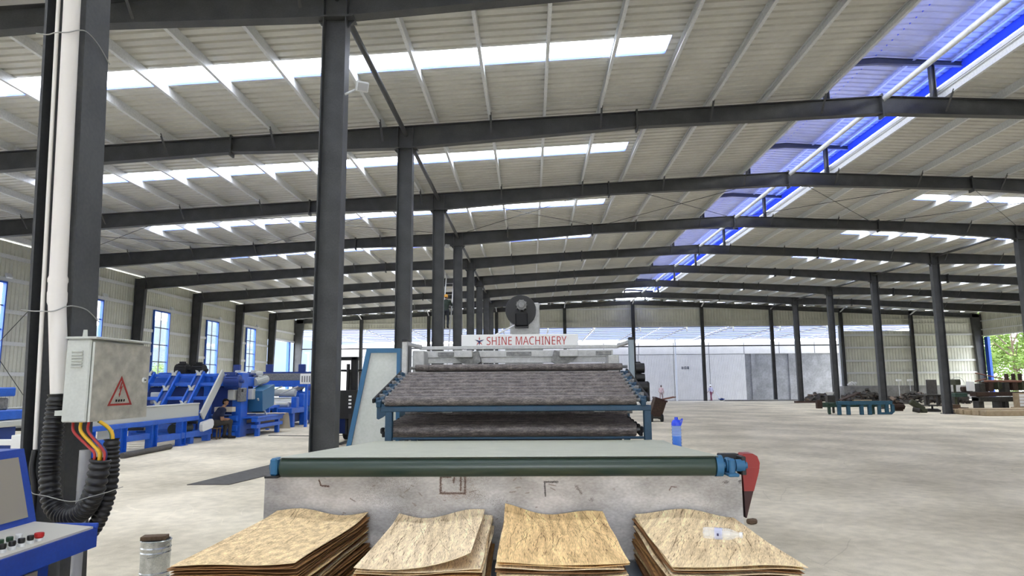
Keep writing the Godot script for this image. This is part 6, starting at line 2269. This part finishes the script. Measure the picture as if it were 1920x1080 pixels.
# a body as one surface: tapered capsules joined smoothly on a grid, meshed as surface nets
func flesh(b: MB, bones: Array, cell: float, k: float, cols: Array) -> void:
	var lo := Vector3(1e9, 1e9, 1e9)
	var hi := -lo
	for q in bones:
		for e in [[q[0], q[2]], [q[1], q[3]]]:
			lo = lo.min(e[0] - Vector3.ONE * (e[1] + 3 * cell))
			hi = hi.max(e[0] + Vector3.ONE * (e[1] + 3 * cell))
	var d := ((hi - lo) / cell).ceil()
	var nx := int(d.x) + 1
	var ny := int(d.y) + 1
	var nz := int(d.z) + 1
	var val := PackedFloat32Array()
	val.resize(nx * ny * nz)
	val.fill(9.0)
	var near := PackedFloat32Array()
	near.resize(nx * ny * nz)
	near.fill(9.0)
	var who := PackedInt32Array()
	who.resize(nx * ny * nz)
	for qi in bones.size():
		var q: Array = bones[qi]
		var a: Vector3 = q[0]
		var c: Vector3 = q[1]
		var r0: float = q[2]
		var r1: float = q[3]
		var pad := Vector3.ONE * (maxf(r0, r1) + k + 2.0 * cell)
		var p0 := ((a.min(c) - pad - lo) / cell).floor().max(Vector3.ZERO)
		var p1 := ((a.max(c) + pad - lo) / cell).ceil()
		var ac := c - a
		var l2 := maxf(ac.length_squared(), 1e-9)
		for z in range(int(p0.z), mini(int(p1.z) + 1, nz)):
			for y in range(int(p0.y), mini(int(p1.y) + 1, ny)):
				for x in range(int(p0.x), mini(int(p1.x) + 1, nx)):
					var p := lo + Vector3(x, y, z) * cell
					var t := clampf((p - a).dot(ac) / l2, 0.0, 1.0)
					var ds := (p - a - ac * t).length() - lerpf(r0, r1, t)
					var i := (z * ny + y) * nx + x
					if ds < near[i]:
						near[i] = ds
						who[i] = q[4]
					var o := val[i]
					var h := maxf(k - absf(o - ds), 0.0) / k
					val[i] = minf(o, ds) - h * h * k * 0.25
	var vid := {}
	var pts := PackedVector3Array()
	var wh := PackedInt32Array()
	var nrm := PackedVector3Array()
	for z in nz - 1:
		for y in ny - 1:
			for x in nx - 1:
				var i0 := (z * ny + y) * nx + x
				var s := PackedFloat32Array([val[i0], val[i0 + 1], val[i0 + nx], val[i0 + nx + 1], val[i0 + nx * ny], val[i0 + nx * ny + 1], val[i0 + nx * ny + nx], val[i0 + nx * ny + nx + 1]])
				var neg := 0
				for e in 8:
					if s[e] < 0.0:
						neg += 1
				if neg == 0 or neg == 8:
					continue
				var sum := Vector3.ZERO
				var cnt := 0
				for e in [[0, 1], [2, 3], [4, 5], [6, 7], [0, 2], [1, 3], [4, 6], [5, 7], [0, 4], [1, 5], [2, 6], [3, 7]]:
					var u := s[e[0]]
					var w := s[e[1]]
					if (u < 0.0) != (w < 0.0):
						var t := u / (u - w)
						sum += Vector3(e[0] & 1, (e[0] >> 1) & 1, e[0] >> 2).lerp(Vector3(e[1] & 1, (e[1] >> 1) & 1, e[1] >> 2), t)
						cnt += 1
				vid[i0] = pts.size()
				pts.append(lo + (Vector3(x, y, z) + sum / cnt) * cell)
				wh.append(who[i0])
				nrm.append(Vector3(s[1] + s[3] + s[5] + s[7] - s[0] - s[2] - s[4] - s[6], s[2] + s[3] + s[6] + s[7] - s[0] - s[1] - s[4] - s[5], s[4] + s[5] + s[6] + s[7] - s[0] - s[1] - s[2] - s[3]).normalized())
	var sx := 1
	var sy := nx
	var sz := nx * ny
	b.tinted = true
	for i0 in vid:
		for ax in [[sx, sy, sz], [sy, sz, sx], [sz, sx, sy]]:
			var j: int = i0 + ax[0]
			if (val[i0] < 0.0) == (val[j] < 0.0):
				continue
			var q := [i0, i0 - ax[1], i0 - ax[1] - ax[2], i0 - ax[2]]
			if not (vid.has(q[1]) and vid.has(q[2]) and vid.has(q[3])):
				continue
			var id := [vid[q[0]], vid[q[1]], vid[q[2]], vid[q[3]]]
			b.tint = cols[wh[id[0]]]
			b.tri3(pts[id[0]], pts[id[1]], pts[id[2]], nrm[id[0]], nrm[id[1]], nrm[id[2]])
			b.tri3(pts[id[0]], pts[id[2]], pts[id[3]], nrm[id[0]], nrm[id[2]], nrm[id[3]])

func add_head(b: MB, ctr: Vector3, face: Vector3, up: Vector3, s: float, cell: float, cols: Array, helmet := -1) -> void:
	# s: half the head height; colours: 0 skin, 1 hair, 4 dark
	var r := face.cross(up).normalized()
	var f := up.cross(r).normalized()
	var at := func(x: float, y: float, z: float) -> Vector3: return ctr + r * x * s + up * y * s + f * z * s
	var bones := [
		[at.call(0, 0.25, -0.1), at.call(0, 0.3, 0.05), 0.7 * s, 0.68 * s, 0], [at.call(0, -0.3, 0.2), at.call(0, -0.62, 0.35), 0.5 * s, 0.3 * s, 0],
		[at.call(0, 0.05, 0.72), at.call(0, -0.18, 0.86), 0.08 * s, 0.13 * s, 0], [at.call(-0.16, -0.42, 0.66), at.call(0.16, -0.42, 0.66), 0.06 * s, 0.06 * s, 4],
		[at.call(-0.72, -0.02, -0.05), at.call(-0.72, -0.2, -0.02), 0.14 * s, 0.1 * s, 0], [at.call(0.72, -0.02, -0.05), at.call(0.72, -0.2, -0.02), 0.14 * s, 0.1 * s, 0],
		[at.call(-0.27, 0.06, 0.66), at.call(-0.25, 0.06, 0.66), 0.07 * s, 0.07 * s, 4], [at.call(0.27, 0.06, 0.66), at.call(0.25, 0.06, 0.66), 0.07 * s, 0.07 * s, 4]]
	if helmet < 0:
		bones.append_array([[at.call(0, 0.42, -0.22), at.call(0, 0.5, 0.1), 0.7 * s, 0.62 * s, 1], [at.call(0, 0.0, -0.42), at.call(0, -0.25, -0.4), 0.5 * s, 0.36 * s, 1]])
	else:
		bones.append_array([[at.call(0, 0.45, -0.1), at.call(0, 0.5, 0.1), 0.82 * s, 0.78 * s, helmet], [at.call(-0.3, 0.36, 0.75), at.call(0.3, 0.36, 0.75), 0.13 * s, 0.13 * s, helmet], [at.call(0, 0.0, -0.35), at.call(0, -0.2, -0.35), 0.45 * s, 0.36 * s, 1]])
	flesh(b, bones, cell, 0.12 * s, cols)

func add_hand(b: MB, wrist: Vector3, along: Vector3, palm: Vector3, s: float, cell: float, cols: Array, curl: float, side: float) -> void:
	# s: hand length; the fingers curl towards the palm
	var f := along.normalized()
	var p := (palm - f * palm.dot(f)).normalized()
	var x := f.cross(p) * side
	var at := func(u: float, w: float, h: float) -> Vector3: return wrist + x * u * s + f * w * s + p * h * s
	var bones := [[at.call(-0.1, 0.1, 0), at.call(-0.13, 0.42, 0), 0.09 * s, 0.09 * s, 0], [at.call(0.08, 0.1, 0), at.call(0.13, 0.42, 0), 0.09 * s, 0.09 * s, 0], [at.call(0, 0.0, 0), at.call(0, 0.4, 0), 0.12 * s, 0.1 * s, 0]]
	for k in 4:
		var u := -0.17 + k * 0.115
		var l: float = [0.2, 0.24, 0.26, 0.22][k]
		var a: Vector3 = at.call(u, 0.44, 0.0)
		var an := curl * 0.9
		var c := a + (f * cos(an) + p * sin(an)) * l * s
		var an2 := curl * 2.0
		var e := c + (f * cos(an2) + p * sin(an2)) * l * 0.8 * s
		bones.append([a, c, 0.052 * s, 0.046 * s, 0])
		bones.append([c, e, 0.046 * s, 0.038 * s, 0])
	var t0: Vector3 = at.call(0.13, 0.14, 0.02)
	var t1: Vector3 = at.call(0.3, 0.36, 0.1)
	bones.append([t0, t1, 0.07 * s, 0.055 * s, 0])
	bones.append([t1, at.call(0.3, 0.52, 0.16 + 0.1 * curl), 0.055 * s, 0.042 * s, 0])
	flesh(b, bones, cell, 0.035 * s, cols)

func person_material() -> Material:
	if not M.has("figure"):
		var m := mat("figure", Color.WHITE, 0.8, 0.0, 0.3)
		m.vertex_color_use_as_albedo = true
	return M["figure"]

# colours: 0 skin, 1 hair, 2 top, 3 trousers, 4 dark, 5 shoes, 6 helmet
func build_people() -> void:
	# ---- the man resting on a low stool by the lathe
	var o := Vector3(-10.14, 0, -21.97)
	var tb := Basis(Vector3.UP, -0.8)
	var st := thing("low_stool", "low wooden stool under the seated man", "stool", o)
	bx("seat", M["old wood"], st, o.x - 0.17, o.x + 0.17, 0.33, 0.37, o.z - 0.14, o.z + 0.16, 0.008)
	for q in [[-0.13, -0.1], [0.13, -0.1], [-0.13, 0.12], [0.13, 0.12]]:
		bx("leg", M["old wood"], st, o.x + q[0] - 0.02, o.x + q[0] + 0.02, 0.0, 0.33, o.z + q[1] - 0.02, o.z + q[1] + 0.02, 0.003)
	var cols := [Color(0.28, 0.16, 0.1), Color(0.012, 0.011, 0.011), Color(0.016, 0.02, 0.045), Color(0.05, 0.045, 0.042), Color(0.05, 0.02, 0.018), Color(0.02, 0.018, 0.017), Color(0.7, 0.5, 0.1)]
	var m := MB.new()
	var at := func(x: float, y: float, z: float) -> Vector3: return o + tb * Vector3(x, y, z)
	var bones := [
		[at.call(-0.09, 0.5, 0.02), at.call(0.09, 0.5, 0.02), 0.115, 0.115, 3], [at.call(0, 0.52, 0.0), at.call(0, 0.74, -0.08), 0.135, 0.14, 2], [at.call(-0.06, 0.74, -0.08), at.call(-0.1, 0.9, -0.17), 0.13, 0.1, 2], [at.call(0.06, 0.74, -0.08), at.call(0.1, 0.9, -0.17), 0.13, 0.1, 2],
		[at.call(-0.16, 0.92, -0.19), at.call(0.16, 0.92, -0.19), 0.075, 0.075, 2], [at.call(0, 0.95, -0.2), at.call(0, 1.04, -0.26), 0.058, 0.052, 0],
		[at.call(-0.19, 0.91, -0.19), at.call(-0.24, 0.74, -0.1), 0.062, 0.055, 2], [at.call(-0.24, 0.74, -0.1), at.call(-0.26, 0.64, -0.1), 0.05, 0.045, 0], [at.call(-0.26, 0.64, -0.1), at.call(-0.16, 0.6, -0.36), 0.045, 0.03, 0],
		[at.call(0.19, 0.91, -0.19), at.call(0.25, 0.74, -0.12), 0.062, 0.055, 2], [at.call(0.25, 0.74, -0.12), at.call(0.26, 0.64, -0.12), 0.05, 0.045, 0], [at.call(0.26, 0.64, -0.12), at.call(0.15, 0.62, -0.38), 0.045, 0.03, 0],
		[at.call(-0.1, 0.5, -0.02), at.call(-0.16, 0.53, -0.42), 0.095, 0.07, 3], [at.call(-0.16, 0.53, -0.42), at.call(-0.14, 0.12, -0.36), 0.068, 0.045, 3],
		[at.call(0.1, 0.5, -0.02), at.call(0.17, 0.54, -0.42), 0.095, 0.07, 3], [at.call(0.17, 0.54, -0.42), at.call(0.16, 0.12, -0.42), 0.068, 0.045, 3],
		[at.call(-0.14, 0.06, -0.34), at.call(-0.15, 0.045, -0.52), 0.05, 0.04, 5], [at.call(0.16, 0.06, -0.4), at.call(0.18, 0.045, -0.58), 0.05, 0.04, 5]]
	flesh(m, bones, 0.018, 0.05, cols)
	add_head(m, at.call(0, 1.15, -0.3), tb * Vector3(0.15, -0.5, -1).normalized(), tb * Vector3(0, 0.9, -0.4).normalized(), 0.115, 0.011, cols)
	add_hand(m, at.call(-0.16, 0.6, -0.36), tb * Vector3(0.35, -0.1, -0.9), tb * Vector3(0.3, -0.9, 0), 0.17, 0.008, cols, 0.7, 1.0)
	add_hand(m, at.call(0.15, 0.62, -0.38), tb * Vector3(-0.35, -0.15, -0.9), tb * Vector3(-0.3, -0.9, 0), 0.17, 0.008, cols, 0.7, -1.0)
	var p := put("person", m, person_material())
	tag(p, "person in dark navy shirt and grey trousers sitting bent forward beside the blue lathe", "person")
	# ---- the worker high on a ladder between the columns
	var la := thing("ladder", "tall thin aluminium ladder leaning against a rafter between the columns", "ladder", Vector3(-4.4, 0, -33.9))
	var l0 := Vector3(-4.45, 0.0, -33.3)
	var l1 := Vector3(-4.15, 7.4, -35.2)
	for s in [-0.2, 0.2]:
		rod("stile", M["bright steel"], la, l0 + Vector3(s, 0, 0), l1 + Vector3(s, 0, 0), 0.03, 8)
	for k in 24:
		var c := l0.lerp(l1, (k + 0.7) / 24.5)
		rod("rung", M["bright steel"], la, c - Vector3(0.2, 0, 0), c + Vector3(0.2, 0, 0), 0.018, 6)
	var fy := l0.lerp(l1, 14.7 / 24.5) + Vector3(0, 0.02, 0.0)
	var u := fy
	cols = [Color(0.3, 0.18, 0.12), Color(0.012, 0.011, 0.011), Color(0.03, 0.04, 0.035), Color(0.03, 0.035, 0.04), Color(0.05, 0.02, 0.018), Color(0.02, 0.018, 0.017), Color(0.75, 0.38, 0.08)]
	m = MB.new()
	var a2 := func(x: float, y: float, z: float) -> Vector3: return u + Vector3(x, y, z)
	bones = [
		[a2.call(-0.09, 0.05, 0.12), a2.call(-0.1, 0.045, -0.08), 0.045, 0.04, 5], [a2.call(0.09, 0.05, 0.12), a2.call(0.1, 0.045, -0.08), 0.045, 0.04, 5],
		[a2.call(-0.09, 0.1, 0.1), a2.call(-0.1, 0.48, 0.08), 0.05, 0.065, 3], [a2.call(-0.1, 0.48, 0.08), a2.call(-0.09, 0.86, 0.16), 0.068, 0.09, 3], [a2.call(0.09, 0.1, 0.1), a2.call(0.1, 0.48, 0.06), 0.05, 0.065, 3], [a2.call(0.1, 0.48, 0.06), a2.call(0.09, 0.86, 0.16), 0.068, 0.09, 3],
		[a2.call(-0.06, 0.9, 0.16), a2.call(0.06, 0.9, 0.16), 0.12, 0.12, 3], [a2.call(0, 0.95, 0.16), a2.call(0, 1.2, 0.12), 0.13, 0.15, 2], [a2.call(-0.16, 1.36, 0.1), a2.call(0.16, 1.36, 0.1), 0.08, 0.08, 2], [a2.call(0, 1.2, 0.12), a2.call(0, 1.36, 0.1), 0.15, 0.11, 2], [a2.call(0, 1.4, 0.1), a2.call(0, 1.5, 0.08), 0.055, 0.05, 0],
		[a2.call(-0.2, 1.36, 0.1), a2.call(-0.26, 1.18, -0.05), 0.06, 0.05, 2], [a2.call(-0.26, 1.18, -0.05), a2.call(-0.13, 1.27, -0.17), 0.048, 0.032, 2], [a2.call(0.2, 1.36, 0.1), a2.call(0.27, 1.2, -0.02), 0.06, 0.05, 2], [a2.call(0.27, 1.2, -0.02), a2.call(0.13, 1.38, -0.19), 0.048, 0.032, 2]]
	flesh(m, bones, 0.022, 0.05, cols)
	add_head(m, a2.call(0, 1.6, 0.06), Vector3(0.2, 0.1, -1).normalized(), Vector3.UP, 0.118, 0.014, cols, 6)
	add_hand(m, a2.call(-0.13, 1.27, -0.17), Vector3(0, 0.5, -0.8), Vector3(1, 0, 0), 0.17, 0.01, cols, 0.9, 1.0)
	add_hand(m, a2.call(0.13, 1.38, -0.19), Vector3(0, 0.5, -0.8), Vector3(-1, 0, 0), 0.17, 0.01, cols, 0.9, -1.0)
	p = put("person", m, person_material())
	tag(p, "person in dark clothes and orange helmet standing high on the ladder", "person")
	# ---- two workers out in the yard
	walker(Vector3(19.6, -0.45, -75.5), 0.5, [Color(0.3, 0.18, 0.12), Color(0.02, 0.02, 0.02), Color(0.42, 0.4, 0.5), Color(0.2, 0.07, 0.1), Color(0.05, 0.03, 0.03), Color(0.08, 0.07, 0.07), Color(0.85, 0.85, 0.88)], true, "person in pale shirt and white helmet walking with a hand cart in the yard")
	walker(Vector3(14.1, -0.45, -75.0), -0.4, [Color(0.35, 0.22, 0.16), Color(0.1, 0.07, 0.06), Color(0.5, 0.36, 0.34), Color(0.32, 0.24, 0.22), Color(0.05, 0.03, 0.03), Color(0.1, 0.09, 0.09), Color(0.8, 0.7, 0.65)], false, "person in faded pink clothes standing at the seam of the white doors")
	var h := thing("hand_cart", "small two-wheeled hand cart behind the white-helmeted worker", "cart", Vector3(20.4, -0.45, -75.5))
	bx("tray", M["machine dark blue"], h, 20.4, 20.95, -0.3, -0.22, -75.8, -75.2)
	for z in [-75.75, -75.25]:
		rod("wheel", M["soft black"], h, Vector3(20.7, -0.3, z - 0.03), Vector3(20.7, -0.3, z + 0.03), 0.15, 14)
	for z in [-75.65, -75.35]:
		rod("handle", M["galvanised"], h, Vector3(20.55, -0.25, z), Vector3(20.1, 0.45, z), 0.025, 8)

func walker(o: Vector3, turn: float, cols: Array, helmet: bool, label: String) -> void:
	var bs := Basis(Vector3.UP, turn)
	var at := func(x: float, y: float, z: float) -> Vector3: return o + bs * Vector3(x, y, z)
	var m := MB.new()
	var bones := [
		[at.call(-0.1, 0.05, 0.16), at.call(-0.1, 0.045, -0.02), 0.045, 0.042, 5], [at.call(0.1, 0.05, -0.2), at.call(0.1, 0.045, -0.4), 0.045, 0.042, 5],
		[at.call(-0.1, 0.08, 0.18), at.call(-0.1, 0.47, 0.08), 0.048, 0.062, 3], [at.call(-0.1, 0.47, 0.08), at.call(-0.09, 0.88, 0.0), 0.066, 0.09, 3], [at.call(0.1, 0.08, -0.2), at.call(0.1, 0.47, -0.16), 0.048, 0.062, 3], [at.call(0.1, 0.47, -0.16), at.call(0.09, 0.88, 0.0), 0.066, 0.09, 3],
		[at.call(-0.06, 0.92, 0), at.call(0.06, 0.92, 0), 0.12, 0.12, 3], [at.call(0, 0.98, 0), at.call(0, 1.2, -0.03), 0.13, 0.15, 2], [at.call(-0.16, 1.36, -0.05), at.call(0.16, 1.36, -0.05), 0.08, 0.08, 2], [at.call(0, 1.2, -0.03), at.call(0, 1.36, -0.05), 0.15, 0.11, 2], [at.call(0, 1.4, -0.05), at.call(0, 1.5, -0.07), 0.055, 0.05, 0],
		[at.call(-0.2, 1.36, -0.05), at.call(-0.27, 1.1, -0.08), 0.06, 0.05, 2], [at.call(-0.27, 1.1, -0.08), at.call(-0.24, 0.92, -0.26), 0.046, 0.032, 0], [at.call(0.2, 1.36, -0.05), at.call(0.27, 1.1, 0.04), 0.06, 0.05, 2], [at.call(0.27, 1.1, 0.04), at.call(0.27, 0.86, 0.02), 0.046, 0.032, 0]]
	flesh(m, bones, 0.03, 0.05, cols)
	add_head(m, at.call(0, 1.6, -0.08), bs * Vector3(0, -0.05, -1), Vector3.UP, 0.118, 0.018, cols, 6 if helmet else -1)
	add_hand(m, at.call(-0.24, 0.92, -0.26), bs * Vector3(0, -0.4, -0.9), bs * Vector3(1, 0, 0), 0.17, 0.012, cols, 0.6, 1.0)
	add_hand(m, at.call(0.27, 0.86, 0.02), bs * Vector3(0, -1, -0.1), bs * Vector3(-1, 0, 0), 0.17, 0.012, cols, 0.5, -1.0)
	var p := put("person", m, person_material())
	tag(p, label, "person")
